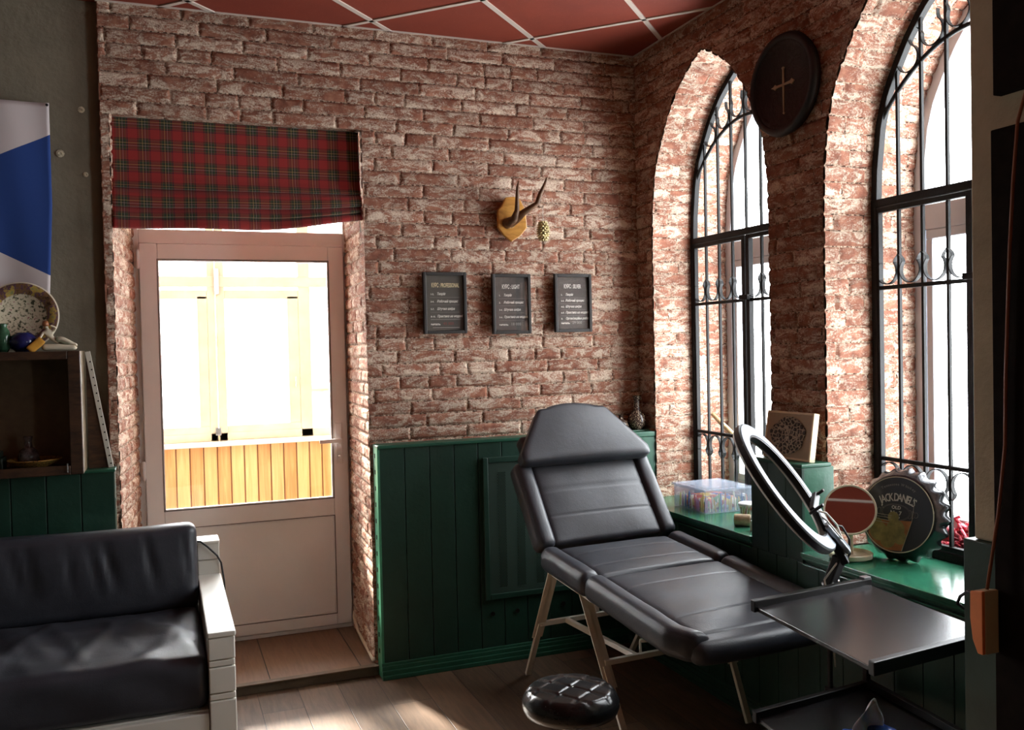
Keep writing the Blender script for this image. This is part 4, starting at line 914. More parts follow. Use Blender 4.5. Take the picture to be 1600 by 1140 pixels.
m = MB().lathe([(0, 0), (.020, 0), (.022, .006), (.038, .03), (.042, .055), (.034, .08), (.017, .095), (.014, .12), (.019, .142), (.016, .142), (.011, .12), (0, .1)], (-.556, 4.435, cb_z0+t+.001), 36); small('patterned_vase', 'dark patterned vase inside the wooden cabinet', 'vase', m, pat)
def mat_bowl():
    t = NT('brass_bowl'); v_ = t.n('ShaderNodeTexVoronoi'); v_.inputs['Scale'].default_value = 90; t.l(t.obj(), v_.inputs['Vector'])
    t.setc(t.ramp(v_.outputs[0], ((.25, srgb(60, 36, 16)), (.4, srgb(176, 138, 72))))); t.b.inputs['Metallic'].default_value = .6; t.b.inputs['Roughness'].default_value = .35; return t.m
m = MB().lathe([(0, 0), (.03, 0), (.034, .006), (.08, .026), (.108, .045), (.106, .048), (.078, .031), (.03, .012), (0, .01)], (-.525, 4.385, cb_z0+t+.001), 44); small('brass_bowl', 'shallow brass bowl with pierced rim inside the cabinet', 'bowl', m, mat_bowl())
m = MB().box((-.72, 4.36, cb_z0+t+.001), (-.645, 4.47, cb_z0+t+.06)); m.box((-.715, 4.365, cb_z0+t+.061), (-.655, 4.46, cb_z0+t+.085)); small('dark_box', 'dark green box at the left inside the wooden cabinet', 'box', m, simple('dark_green_box', srgb(26, 38, 30), .4), None, bevel=.004)

# ---------------------------------------------------------------- sofa
sf = thing('sofa', 'slate grey leatherette sofa with white painted wooden frame', 'sofa', (-.8, 3.9, 0))
AX0, AX1 = .122, .216
def wr_seat(n, p):
    p = p.copy()
    if n[2] > 0:
        k = max(0, n[2]); x, y = p.x, p.y; edge = (1-abs(n[1])**4)
        p.z += .022*(1-n[0]**4)*(1-n[1]**2)*k
        fold = sum(A*math.exp(-((math.sin(f_*x+ph+y*q_))**2)*9) for f_, ph, q_, A in ((7, .4, 2.8, .016), (12, 1.9, -3.2, .012), (4.3, 2.6, 4.4, .016), (17, .7, 5.1, .008)))
        p.z += fold*edge*k*(.3+.7*min(1, max(0, (.75-n[0])*1.4)))
        p.z += .010*math.exp(-((n[0]-.86)*14+math.sin(n[1]*5))**2)*k
    if n[1] < -.5: p.y += -.012*(1-n[2]**2)+.006*math.sin(p.x*17+2*n[2])*(1-abs(n[2])); 
    p += Vector((0, 0, 1))*.004*noise.noise(Vector((p.x*9, p.y*9, 2)))
    return p
seatm = Matrix.Translation((-.88, 3.77, .466))
MB().cushion(seatm, (.998, .35, .096), .035, (110, 50, 10), wr_seat).build('seat_cushion', M['leather_sofa'], sf, 180)
def wr_back(n, p):
    p = p.copy()
    if n[1] < 0:
        p.y -= .02*(1-n[0]**6)*(1-n[2]**2)
        p.y += .012*sum(math.exp(-((math.sin(f_*p.x+ph+.5*n[2]))**2)*30) for f_, ph in ((9, .3), (14, 1.1), (21, 2.0)))*max(0, .75-abs(n[2]-.2))
    p.z += .004*math.sin(p.x*6+1)*(n[2] > .5)
    return p
MB().cushion(Matrix.Translation((-.875, 4.185, .728)) @ Matrix.Rotation(-.10, 4, 'X'), (.992, .088, .182), .04, (110, 10, 30), wr_back).build('back_cushion', M['leather_sofa'], sf, 180)
m = MB().box((-1.96, 3.40, .285), (AX0-.001, 3.43, .362)).box((-1.96, 3.43, .33), (AX0-.001, 4.40, .366)); m.build('seat_frame', M['white_paint'], sf, bevel=.004)
MB().box((-1.96, 4.30, .366), (AX0-.001, 4.335, .80)).build('back_frame', M['white_paint'], sf, bevel=.004)
m = MB()
def brd(y0, y1, z0, z1): m.box((AX0, y0, z0), (AX1, y1, z1))
# front post: boards with v-grooves between them
ARM_Z = .65
zs = [0, .10, .125, .225, .25, .405, .43, .525, .55, .632, ARM_Z]
for i in range(len(zs)-1): m.box((AX0+.001, 3.392+(.003 if i % 2 else 0), zs[i]+.0015), (AX1-.001-(.001 if i % 2 else 0), 3.50, zs[i+1]-.0015))
m.build('arm_post', M['white_paint'], sf, bevel=.004)
m = MB().box((AX0, 3.50, .10), (AX1-.004, 4.29, ARM_Z-.016)); m.build('arm_side', M['white_paint'], sf, bevel=.003)
MB().box((AX0-.002, 3.388, ARM_Z-.017), (AX1+.003, 4.30, ARM_Z+.002)).build('arm_top', M['white_paint'], sf, bevel=.005, bseg=3)
m = MB().box((AX0, 4.295, 0), (AX1, 4.42, .715)).box((AX0, 4.293, .718), (AX1, 4.422, .79)); m.build('rear_post', M['white_paint'], sf, bevel=.004)
MB().box((AX0-.002, 4.288, .788), (AX1+.002, 4.427, .803)).build('rear_post_cap', M['white_paint'], sf, bevel=.005, bseg=3)
MB().box((-1.93, 3.435, 0), (-1.87, 3.48, .328)).build('leg', M['white_paint'], sf, bevel=.004); MB().box((-1.93, 4.24, 0), (-1.87, 4.29, .328)).build('leg', M['white_paint'], sf, bevel=.004)
cbl = MB().tube([(.10, 4.275, .812), (.135, 4.28, .806), (.165, 4.278, .78), (.205, 4.284, .735), (.222, 4.288, .70), (.232, 4.28, .62), (.234, 4.25, .5), (.236, 4.24, .3), (.25, 4.22, .06), (.26, 4.15, .006), (.1, 4.0, .005)], .004, 8)
tag(cbl.build('power_cable', M['black'], None, 180), 'thin black cable draped over the white sofa arm', 'cable')

# ---------------------------------------------------------------- massage couch
HP = Vector((1.548, 3.735, .742)); A_ = .065; WD = .775
U_ = Vector((math.cos(A_), math.sin(A_), 0)); V_ = Vector((math.sin(A_), -math.cos(A_), 0)); K_ = Vector((0, 0, 1))
def frame(o_, d_):
    """x lateral, y along d_, z normal"""
    n_ = U_.cross(d_).normalized()
    if n_.z < 0: n_ = -n_
    return Matrix(((U_.x, d_.x, n_.x, o_.x), (U_.y, d_.y, n_.y, o_.y), (U_.z, d_.z, n_.z, o_.z), (0, 0, 0, 1)))
TS, TL, TH = .09, .105, .925; SL, LL, BL = .40, .700, .735
ds = V_*math.cos(TS)-K_*math.sin(TS); dl = V_*math.cos(TL)-K_*math.sin(TL); db = -V_*math.cos(TH)+K_*math.sin(TH)
FS = frame(HP, ds); FL = frame(HP+ds*SL, dl); nb = -(U_.cross(db)); nb = nb if nb.dot(-V_*-1) > 0 else -nb
FB = Matrix(((U_.x, db.x, 0, HP.x), (U_.y, db.y, 0, HP.y), (U_.z, db.z, 0, HP.z), (0, 0, 0, 1)))
nB = U_.cross(db); nB = nB if nB.z > 0 else -nB
for i in range(3): FB[i][2] = nB[i]
mc = thing('massage_couch', 'black leatherette massage couch with raised back and cream metal legs', 'couch', (1.95, 3.5, 0))
BWD = .098
def groove(seams, hy, depth=.0035):
    def fn(n, p):
        p = p.copy()
        if n[2] > 0:
            p.z += .014*(1-n[0]**4)*(1-n[1]**4)*n[2]
            for s_ in seams: p.z -= depth*math.exp(-((p.y-s_)/.004)**2)
            p.z += .0025*noise.noise(Vector((p.x*7, p.y*7, 1)))*n[2]
        return p
    return fn
def pad(F, y0, y1, name, seams=(), thick=.075, top=-.012, r=.022, inset=BWD-.006):
    hy = (y1-y0)/2; c_ = (y0+y1)/2
    m_ = F @ Matrix.Translation((WD/2, c_, top-thick/2))
    ny = max(20, int((y1-y0)/.006))
    return MB().cushion(m_, (WD/2-inset, hy, thick/2), r, (30, ny, 6), groove([s_-c_ for s_ in seams], hy)).build(name, M['leather'], mc, 180)
def bolster(F, side, y0, y1, name='side_bolster', w=BWD, th=.10, taper=0, dx=0):
    c_ = (y0+y1)/2; hy = (y1-y0)/2; x = w/2+dx if side < 0 else WD-w/2-dx
    def fn(n, p):
        p = p.copy(); p.z += .006*n[2]*(1-n[0]**2)
        if n[2] > 0: p.z -= .003*math.exp(-((p.x-(-side)*w*.16)/.003)**2)*(1 if abs(n[1]) < .97 else 0)
        if taper and n[1] > .7: p.x -= side*taper*(n[1]-.7)/.3; 
        p.z += .002*noise.noise(Vector((p.x*15, p.y*12, 4)))
        return p
    return MB().cushion(F @ Matrix.Translation((x, c_, -th/2+.004)), (w/2, hy, th/2), .036, (14, 40, 10), fn).build(name, M['leather'], mc, 180)
pad(FB, .012, .60, 'back_pad', (.15, .285, .50))
pad(FS, .0, SL-.004, 'seat_pad', (.13, .29))
pad(FL, .004, LL-.055, 'leg_pad', (.17, .33, .49))
for sd_ in (-1, 1):
    bolster(FB, sd_, .004, .45, dx=.010); bolster(FS, sd_, .0, SL-.003); bolster(FL, sd_, .003, LL-.02, taper=.05)
# foot roll
def footfn(n, p):
    p = p.copy(); p.y -= .02*n[0]**4; return p
MB().cushion(FL @ Matrix.Translation((WD/2, LL-.055, -.062)), (WD/2-.06, .075, .046), .040, (30, 12, 8), footfn).build('foot_pad', M['leather'], mc, 180)
# headrest pad
HB, HT = .405, BL
def headfn(n, p):
    t_ = (n[1]+1)/2
    # trapezoid with a rounded crown
    w_ = .352 if t_ < .16 else .352-(t_-.16)/.84*.185
    if t_ > .86: w_ -= (t_-.86)/.14*.035
    q = Vector((n[0]*w_, p.y, p.z)); 
    q.x = n[0]*w_*(1 if abs(n[0]) < 1 else 1)
    sgn = 1 if n[0] > 0 else -1
    # keep the rounding of the long edges
    rr = .03; e = max(0, abs(n[0])-(1-rr/w_))/(rr/w_)
    if t_ > .9: q.y -= .02*(abs(n[0])**2)
    if n[2] > 0: q.z += .012*(1-n[0]**2)*(1-n[1]**2)
    return q
MB().cushion(FB @ Matrix.Translation((WD/2, (HB+HT)/2, .028)), (.34, (HT-HB)/2, .038), .028, (34, 26, 8), headfn).build('head_pad', M['leather'], mc, 180)
MB().cushion(FB @ Matrix.Translation((WD/2, .62, -.03)), (.20, .07, .03), .02, (20, 8, 4)).build('back_board', M['leather'], mc, 180)
# metal frame
def lpt(F, x, y, z): return F @ Vector((x, y, z))
def leg2(a, b, nm='leg'):
    a, b = Vector(a), Vector(b); d_ = b-a; m = MB(); mid = a+d_*.58
    side = Vector((1, 0, 0))
    m.bar(a, mid+d_*.02, .006, .034, (1, 0, 0)); m.bar(a+side*.018, mid+side*.018+d_*.02, .006, .034, (1, 0, 0)); m.bar(a+side*.009+Vector((0, .014, 0)), mid+side*.009+Vector((0, .014, 0)), .022, .004, (1, 0, 0))
    m.bar(mid-d_*.12+side*.009, b+side*.009-d_.normalized()*.012, .019, .026, (1, 0, 0))
    o = m.build(nm, M['cream_metal'], mc, bevel=.0012)
    k = MB(); dn_ = d_.normalized()
    for t_ in (.52, .57): k.lathe([(0, 0), (.009, 0), (.009, .006), (.005, .009), (0, .009)], m=Matrix.Translation(a+d_*t_+Vector((-.004, 0, 0))) @ Matrix.Rotation(-PI/2, 4, 'Y'), seg=12)
    k.build('bolt', M['steel'], o, 40)
    MB().lathe([(0, 0), (.018, 0), (.018, .010), (.013, .016), (0, .016)], (b.x+.009, b.y, b.z), 14).build('foot_cap', M['black'], o, 40)
    return o
zt = -.105
LT1 = lpt(FS, .045, .045, zt); LT2 = lpt(FS, .05, SL-.08, zt); RT1 = lpt(FS, WD-.075, .045, zt); RT2 = lpt(FS, WD-.08, SL-.08, zt)
F1 = Vector((1.655, 4.19, 0)); F2 = Vector((1.70, 3.20, 0)); F3 = F2+U_*.60; F4 = F1+U_*.60
leg2(LT1, F1); leg2(LT2, F2); leg2(RT2, F3); leg2(RT1, F4)
m = MB()
m.bar(lpt(FS, .055, .01, zt-.0), lpt(FS, .055, SL, zt), .024, .024).bar(lpt(FS, WD-.065, .01, zt), lpt(FS, WD-.065, SL, zt), .024, .024)
m.bar(lpt(FS, .06, .02, zt), lpt(FS, WD-.06, .02, zt), .024).bar(lpt(FS, .06, SL-.02, zt), lpt(FS, WD-.06, SL-.02, zt), .024)
m.bar(lpt(FL, .12, .0, -.10), lpt(FL, .12, LL-.1, -.085), .022).bar(lpt(FL, WD-.12, .0, -.10), lpt(FL, WD-.12, LL-.1, -.085), .022)
m.bar(lpt(FB, .12, .0, -.10), lpt(FB, .12, .6, -.085), .022).bar(lpt(FB, WD-.12, .0, -.10), lpt(FB, WD-.12, .6, -.085), .022)
m.build('seat_frame', M['cream_metal'], mc, bevel=.002)
def on_leg(a, b, z): t_ = (a.z-z)/(a.z-b.z); return a+(b-a)*t_+Vector((.009, 0, 0))
c1, c4 = on_leg(LT1, F1, .335), on_leg(RT1, F4, .335); c2, c3 = on_leg(LT2, F2, .34), on_leg(RT2, F3, .34)
m = MB().bar(c1, c4, .022).bar(c2, c3, .022).bar(c1+(c4-c1)*.22, c2+(c3-c2)*.25, .022).bar(c1+(c4-c1)*.78, c2+(c3-c2)*.75, .022)
m.bar(c1+(c4-c1)*.5+Vector((0, .01, 0)), lpt(FB, WD/2, .33, -.09), .020)
m.build('cross_brace', M['cream_metal'], mc, bevel=.002)
hd = c2+(c3-c2)*.30+Vector((0, .02, .055)); m = MB().tube([hd, hd+U_*.05, hd+U_*.12+K_*.012], [.008, .012, .013], 12).tube([hd, hd-K_*.05], .006, 8); m.build('height_lever', M['cream_metal'], mc, 180)

# ---------------------------------------------------------------- stool
st = thing('round_stool', 'round black quilted stool in front of the couch', 'stool', (1.25, 2.77, 0))
SC = Vector((1.255, 2.77, .425)); R_ = .161
def stool_seat():
    m = MB(); nr, na = 44, 96; rows = []
    def prof_z(r): t_ = r/R_; return .078-.010*t_**2-.030*max(0, (t_-.80)/.20)**2.2
    for i in range(nr+1):
        r = R_*i/nr; row = []
        for k in range(na):
            a_ = 2*PI*k/na; x, y = r*math.cos(a_), r*math.sin(a_); z = prof_z(r)
            if r < R_*.94:
                for q_ in ((x*.83+y*.56), (x*-.56+y*.83)):
                    f_ = (q_/.078) % 1; d_ = min(f_, 1-f_)*.078; z -= .0045*math.exp(-(d_/.0055)**2)
            row.append(m.bm.verts.new(SC+Vector((x, y, z))))
        rows.append(row)
    for (r, z) in ((R_+.004, .03), (R_+.002, .022), (R_+.003, .012), (R_-.004, -.006), (R_-.03, -.018), (.0, -.018)):
        rows.append([m.bm.verts.new(SC+Vector((r*math.cos(2*PI*k/na), r*math.sin(2*PI*k/na), z))) for k in range(na)])
    for A, B in zip(rows, rows[1:]):
        for k in range(na):
            m.bm.faces.new((A[k], A[(k+1) % na], B[(k+1) % na], B[k]))
    bmesh.ops.remove_doubles(m.bm, verts=m.bm.verts, dist=1e-5)
    return m
seat_ = stool_seat().build('seat', M['leather_stool'], st, 180)
m = MB()
for k in range(-2, 3):
    for (dx_, dy_) in (((.83, .56), (-.56, .83)), ((-.56, .83), (.83, .56))):
        nx_, ny_ = dx_; tx_, ty_ = dy_; q_ = k*.078
        if abs(q_) > R_*.85: continue
        h_ = math.sqrt((R_*.90)**2-q_*q_); P_ = []
        for s_ in np.linspace(-h_, h_, 24):
            x, y = nx_*q_+tx_*s_, ny_*q_+ty_*s_; r = math.hypot(x, y); t_ = r/R_
            P_.append(SC+Vector((x, y, .078-.010*t_**2-.030*max(0, (t_-.80)/.20)**2.2-.0042)))
        m.tube(P_, .0009, 5)
m.build('stitching', simple('grey_thread', srgb(120, 112, 108), .7), seat_)
MB().lathe([(0, .407), (.05, .407), (.05, .396), (.022, .365), (.022, .22), (.030, .215), (.030, .10), (0, .10)], (1.25, 2.77, 0), 24).build('gas_column', M['chrome'], st, 40)
for k in range(5):
    a_ = k*2*PI/5+.3; d_ = Vector((math.cos(a_), math.sin(a_), 0)); c_ = Vector((1.25, 2.77, 0))
    lg = MB().bar(c_+d_*.02+K_*.10, c_+d_*.24+K_*.068, .034, .022).build('leg', M['chrome'], st, bevel=.005)
    MB().lathe([(0, -.012), (.024, -.012), (.027, 0), (.024, .012), (0, .012)], m=Matrix.Translation(c_+d_*.235+K_*.0275) @ Matrix.Rotation(a_+PI/2, 4, 'Z') @ Matrix.Rotation(PI/2, 4, 'Y'), seg=18).tube([c_+d_*.235+K_*.03, c_+d_*.235+K_*.07], .006, 8).build('castor', M['black'], lg, 40)

# ---------------------------------------------------------------- trolley
tz = .785
T0 = Vector((1.785, 2.455, tz)); ta = .11; TU = Vector((math.cos(ta), math.sin(ta), 0)); TV = Vector((math.sin(-ta)*-1, -math.cos(ta), 0))
TV = Vector((-.100, -.995, 0)); TW, TD = .52, .575
tm = Matrix(((TU.x, -TV.x, 0, 0), (TU.y, -TV.y, 0, 0), (0, 0, 1, 0), (0, 0, 0, 1)))
def tp(a, b, z): return T0+TU*a+TV*b+Vector((0, 0, z-tz))
ty = thing('trolley', 'black metal two-shelf trolley with end rails beside the couch', 'trolley', tuple(tp(TW/2, TD/2, 0)))
def quad_slab(mb, a0, a1, b0, b1, z0, z1):
    vs = [mb.bm.verts.new(tp(a, b, z)) for z in (z0, z1) for a, b in ((a0, b0), (a1, b0), (a1, b1), (a0, b1))]
    for f_ in ((0, 1, 2, 3), (7, 6, 5, 4), (0, 4, 5, 1), (1, 5, 6, 2), (2, 6, 7, 3), (3, 7, 4, 0)): mb.bm.faces.new([vs[i] for i in f_])
M['tray'] = simple('satin_black_tray', (.022, .020, .022, 1), .26, var=.1)
def shelf(z):
    m = MB(); quad_slab(m, 0, TW, -.002, TD+.002, z-.014, z); o = m.build('shelf', M['tray'], ty, bevel=.002)
    for b in (-.012, TD+.012):
        m = MB(); quad_slab(m, -.012, TW+.012, b-.012, b+.012, z-.016, z+.022); r_ = m.build('end_rail', M['black'], ty, bevel=.003)
        k = MB()
        for a in (.12, .40):
            P_ = tp(a, b, z+.022); k.lathe([(0, 0), (.006, 0), (.006, .004), (.004, .007), (0, .007)], tuple(P_), 12)
        k.build('rail_knob', M['steel'], r_, 50)
shelf(tz); shelf(.42)
m = MB()
for b in (-.012, TD+.012): quad_slab(m, -.0, TW, b-.012, b+.012, .06, .085)
m.build('base_bar', M['black'], ty, bevel=.002)
for a in (TW-.01,):
    for b in (-.012, TD+.012):
        if a > .3 and b < 0: b = b
        m = MB(); quad_slab(m, a-.011, a+.011, b-.011, b+.011, .06, tz-.016) if b < TD else quad_slab(m, a+(.012 if a < .3 else -.012)-.011, a+(.012 if a < .3 else -.012)+.011, b-.011, b+.011, .06, tz-.016)
        lg = m.build('leg', M['black'], ty, bevel=.002)
        P_ = tp(a, b, 0); MB().lathe([(0, -.01), (.026, -.01), (.029, 0), (.026, .01), (0, .01)], m=Matrix.Translation(P_+K_*.029) @ Matrix.Rotation(PI/2, 4, 'Y'), seg=18).tube([P_+K_*.035, P_+K_*.065], .007, 8).build('castor', M['black'], lg, 40)
m = MB(); quad_slab(m, TW-.021, TW+.001, -.001, TD+.001, .145, .17); m.build('lower_bar', M['black'], ty, bevel=.002)
m = MB(); quad_slab(m, TW-.021, TW+.001, -.001, TD+.001, .425, .45); m.build('side_bar', M['black'], ty, bevel=.002)
m = MB(); quad_slab(m, TW-.03, TW+.005, -.025, .003, tz+.022, tz+.030); m.build('corner_cap', simple('grey_cap', srgb(110, 110, 112), .35), ty, bevel=.002)
# tissue pack on the middle shelf
tx = thing('tissue_pack', 'tissue pack with a white tissue pulled up, on the trolley shelf', 'tissue pack', tuple(tp(.23, .30, .42)))
tc = tp(.165, .385, .42)
def packfn(n, p):
    p = p.copy(); p.z += .006*math.sin(n[0]*4)*n[2]; return p
MB().cushion(Matrix.Translation(tc+K_*.046) @ Matrix.Rotation(.15, 4, 'Z'), (.075, .050, .042), .016, (20, 14, 8), packfn).build('wrapper', simple('blue_white_wrapper', srgb(60, 100, 190), .25, var=.7, vscale=14), tx, 180)
def tis(u, v):
    w_ = .048*(1-v)**.55*(1+.4*math.sin(v*3)); a_ = -1+2*u
    return tc+Vector((-.012+a_*w_+.030*v*v, .012*math.sin(a_*4+v*3)*(1-v*.6), .085+.078*v+.012*(1-a_*a_)*v))
MB().grid(tis, 16, 22).build('tissue', simple('tissue_paper', srgb(226, 228, 232), .9), tx, 180, solid=.0008, norm=False)

# ---------------------------------------------------------------- ring lamp on its stand
rl = thing('ring_lamp', 'black and silver ring lamp tilted over the couch on a stand', 'lamp', (2.165, 2.56, 0))
RC = Vector((2.001, 2.592, 1.140)); RA = (Vector((2.153, 2.529, .936))-Vector((1.853, 2.654, 1.341))).normalized()
w_ = (RC-Vector((0, 0, 1.66))).normalized(); mm = RA.cross(w_); mm.normalize(); mm = mm if mm.z > 0 else -mm
RN = (-.22*w_+.975*mm).normalized(); RB = RN.cross(RA).normalized(); RN = RA.cross(RB).normalized(); RN = RN if RN.dot(mm) > 0 else -RN
RMx = Matrix(((RA.x, RB.x, RN.x, RC.x), (RA.y, RB.y, RN.y, RC.y), (RA.z, RB.z, RN.z, RC.z), (0, 0, 0, 1)))
R0, R1 = .202, .262
MB().lathe([(R0, -.002), (R0, .018), (R0+.004, .020), (R1-.004, .020), (R1, .016), (R1, -.004), (R1-.006, -.006), (R0+.004, -.006), (R0, -.002)], m=RMx, seg=96).build('ring_housing', M['black'], rl, 40)
MB().lathe([(R0+.007, .0202), (R0+.007, .0215), (R1-.007, .0215), (R1-.007, .0202)], m=RMx, seg=96).build('silver_back', simple('brushed_silver', srgb(190, 200, 215), .35, .35, var=.05), rl, 40)
MB().lathe([(R0+.005, -.006), (R0+.008, -.013), (R1-.006, -.013), (R1-.001, -.006)], m=RMx, seg=96).build('diffuser', simple('milky_diffuser', srgb(206, 206, 200), .4), rl, 60)
def rp(a, b, n): return RMx @ Vector((a, b, n))
m = MB(); hubc = rp(R1+.03, 0, .005)
m.bar(rp(R1-.03, 0, .02), rp(R1+.075, 0, -.0), .05, .028, tuple(RN)); m.bar(rp(R1+.045, 0, 0), (2.165, 2.56, .79), .050, .034); m.build('tilt_joint', M['black'], rl, bevel=.006)
MB().cushion(RMx @ Matrix.Translation((R1-.012, .0, .034)), (.062, .024, .010), .009, (16, 10, 4)).build('control_box', simple('control_box_grey', (.30, .34, .38, 1), .25, .3), rl, 180)
m = MB().lathe([(0, 0), (.010, 0), (.013, .006), (.010, .03), (0, .03)], m=Matrix.Translation((2.165, 2.56, .79)) @ Matrix.Rotation(PI/2, 4, 'X'), seg=14).tube([(2.13, 2.552, .80), (2.20, 2.552, .80)], .006, 10); m.build('clamp_screw', M['chrome'], rl, 60)
MB().tube([(2.165, 2.56, .12), (2.165, 2.56, .42)], .013, 16).tube([(2.165, 2.56, .40), (2.165, 2.56, .82)], .009, 16).lathe([(0, 0), (.02, 0), (.02, .04), (0, .04)], (2.165, 2.56, .385), 16).build('pole', M['black'], rl, 60)
for k in range(3):
    a_ = k*2*PI/3+.9; MB().tube([(2.165+.013*math.cos(a_), 2.56+.013*math.sin(a_), .22), (2.165+.20*math.cos(a_), 2.56+.20*math.sin(a_), .014)], .008, 10).build('leg', M['black'], rl, 60)
# phone clip across the ring
m = MB().tube([rp(.235, -.0, .01), rp(.16, -.01, .03), rp(.09, -.02, .05)], [.007, .008, .01], 10).bar(rp(.10, -.075, .045), rp(.10, .05, .062), .026, .018, tuple(RN)).bar(rp(.10, -.075, .03), rp(.10, -.075, .085), .026, .010).bar(rp(.10, .05, .04), rp(.10, .05, .095), .026, .010)
m.build('phone_clip', M['black'], rl, bevel=.003)
cdm = M['white_trim']
cab1 = MB().tube([rp(.14, .02, .035), rp(.17, .045, .05), rp(.22, .03, .055), rp(.27, .02, .04), rp(.30, -.01, .03), (2.12, 2.53, .82), (2.15, 2.535, .70), (2.18, 2.55, .5)], .0035, 8).tube([rp(.15, .02, .03), rp(.17, -.03, .05), rp(.22, -.035, .05), rp(.26, -.01, .045)], .003, 8)
cab1.build('white_cable', cdm, rl, 180)
cab2 = MB().tube([rp(.22, .03, .05), rp(.245, .055, .06), rp(.30, .06, .05), rp(.34, .05, .02), (2.215, 2.57, .82)], .004, 8); cab2.build('black_cable', M['black'], rl, 180)

# ---------------------------------------------------------------- things on the piers and sills
m = MB().lathe([(0, 0), (.026, 0), (.028, .005), (.047, .035), (.052, .062), (.045, .088), (.024, .108), (.017, .122), (.0155, .165), (.022, .190), (.027, .194), (.024, .194), (.013, .165), (.012, .12), (0, .1)], (2.462, 4.462, 1.1645), 44)
def mat_speck(name, c1, c2):
    t = NT(name); v_ = t.n('ShaderNodeTexVoronoi'); v_.inputs['Scale'].default_value = 130; t.l(t.obj(), v_.inputs['Vector']); n_ = t.noise(t.obj(), 60, 3)
    t.setc(t.mix(t.sstep(t.math('ADD', v_.outputs[0], t.math('MULTIPLY', n_.outputs[0], .3)), .35, .55), c1, c2)); t.b.inputs['Roughness'].default_value = .2; return t.m
sp_ = mat_speck('speckled_glaze', srgb(210, 190, 160), srgb(64, 48, 42))
small('speckled_vase', 'tall-necked speckled vase on the green ledge in the corner', 'vase', m, sp_)
m = MB().lathe([(0, 0), (.024, 0), (.028, .004), (.042, .02), (.044, .032), (.034, .05), (.016, .058), (.012, .064), (.012, .078), (.016, .082), (.009, .082), (.008, .06), (0, .05)], (2.372, 4.485, 1.1705), 36)
small('squat_vase', 'small squat speckled vase with white band beside the taller vase', 'vase', m, sp_)
# framed relief on the pier
fp = thing('framed_relief', 'square pale wooden frame holding a dark textured relief on the green pier', 'picture', (2.45, 3.12, 1.1525))
PFm = Matrix.Translation((2.425, 3.125, 1.1535)) @ Matrix.Rotation(.10, 4, 'Z') @ Matrix.Rotation(.16, 4, 'Y')   # local x out of the wall, leaning
def pfp(x, y, z): return PFm @ Vector((x, y, z))
m = MB(); w2_, h2_ = .135, .20
for a, b in (((0, -w2_, 0), (.03, w2_, .009)), ((0, -w2_, h2_-.009), (.03, w2_, h2_)), ((0, -w2_, .009), (.03, -w2_+.009, h2_-.009)), ((0, w2_-.009, .009), (.03, w2_, h2_-.009))): m.box(a, b, PFm)
m.build('frame', simple('pale_frame_wood', srgb(214, 190, 150), .45, var=.08, vscale=30), fp, bevel=.0015)
MB().box((.004, -w2_+.009, .009), (.028, w2_-.009, h2_-.009), PFm).build('mount', simple('beige_mount', srgb(168, 146, 122), .8), fp)
def relief_mat():
    t = NT('dark_relief'); o = t.obj(); n_ = t.n('ShaderNodeTexVoronoi', feature='DISTANCE_TO_EDGE'); n_.inputs['Scale'].default_value = 55
    d_ = t.noise(o, 24, 3); v_ = t.n('ShaderNodeVectorMath', operation='ADD'); t.l(o, v_.inputs[0]); sc2 = t.n('ShaderNodeVectorMath', operation='SCALE'); sc2.inputs['Scale'].default_value = .03; t.l(d_.outputs['Color'], sc2.inputs[0]); t.l(sc2.outputs[0], v_.inputs[1]); t.l(v_.outputs[0], n_.inputs['Vector'])
    t.setc(t.ramp(n_.outputs[0], ((.05, srgb(168, 150, 128)), (.16, srgb(56, 48, 42))))); t.b.inputs['Roughness'].default_value = .55
    t.l(t.bump(n_.outputs[0], .01), t.b.inputs['Normal']); return t.m
poly = [(.088*math.cos(a_)*(1+.08*math.sin(3*a_+1)+.04*math.sin(7*a_)), .101+.076*math.sin(a_)*(1+.06*math.cos(4*a_))) for a_ in np.linspace(0, 2*PI, 40)[:-1]]
poly = [(a*1.12, b) for a, b in poly]
MB().prism(poly, lambda a, b, d: pfp(d, a, b), -.001, .004).build('relief', relief_mat(), fp)
# plastic bin of pencils
M['clearbin'] = NT('frosted_plastic'); tt = M['clearbin']
tt.b.inputs['Base Color'].default_value = srgb(196, 210, 228); tt.b.inputs['Roughness'].default_value = .2; tt.b.inputs['Alpha'].default_value = .24; M['clearbin'] = tt.m
bx0, bx1, by0, by1 = 2.468, 2.742, 3.80, 4.09
bn = thing('storage_bin', 'clear plastic storage bin of coloured pencils on the green sill', 'box', ((bx0+bx1)/2, (by0+by1)/2, SZ))
m = MB(); th_ = .003; z0_, z1_ = SZ+.002, SZ+.118
m.box((bx0, by0, z0_), (bx1, by1, z0_+th_)).box((bx0, by0, z0_), (bx0+th_, by1, z1_)).box((bx1-th_, by0, z0_), (bx1, by1, z1_)).box((bx0, by0, z0_), (bx1, by0+th_, z1_)).box((bx0, by1-th_, z0_), (bx1, by1, z1_)); m.build('body', M['clearbin'], bn, bevel=.001)
m = MB().box((bx0-.008, by0-.008, z1_), (bx1+.008, by1+.008, z1_+.006)).box((bx0+.02, by0+.02, z1_+.006), (bx1-.02, by1-.02, z1_+.010)).box((bx0-.010, by0-.010, z1_-.008), (bx1+.010, by0-.006, z1_+.004)).box((bx0-.010, by0-.01, z1_-.008), (bx0-.006, by1+.01, z1_+.004)); m.build('lid', M['clearbin'], bn, bevel=.002)
pcs = [srgb(214, 182, 70), srgb(196, 84, 70), srgb(92, 150, 80), srgb(60, 96, 160), srgb(180, 110, 150), srgb(232, 220, 190)]
pm = [simple('pencil_paint', c_, .35) for c_ in pcs]
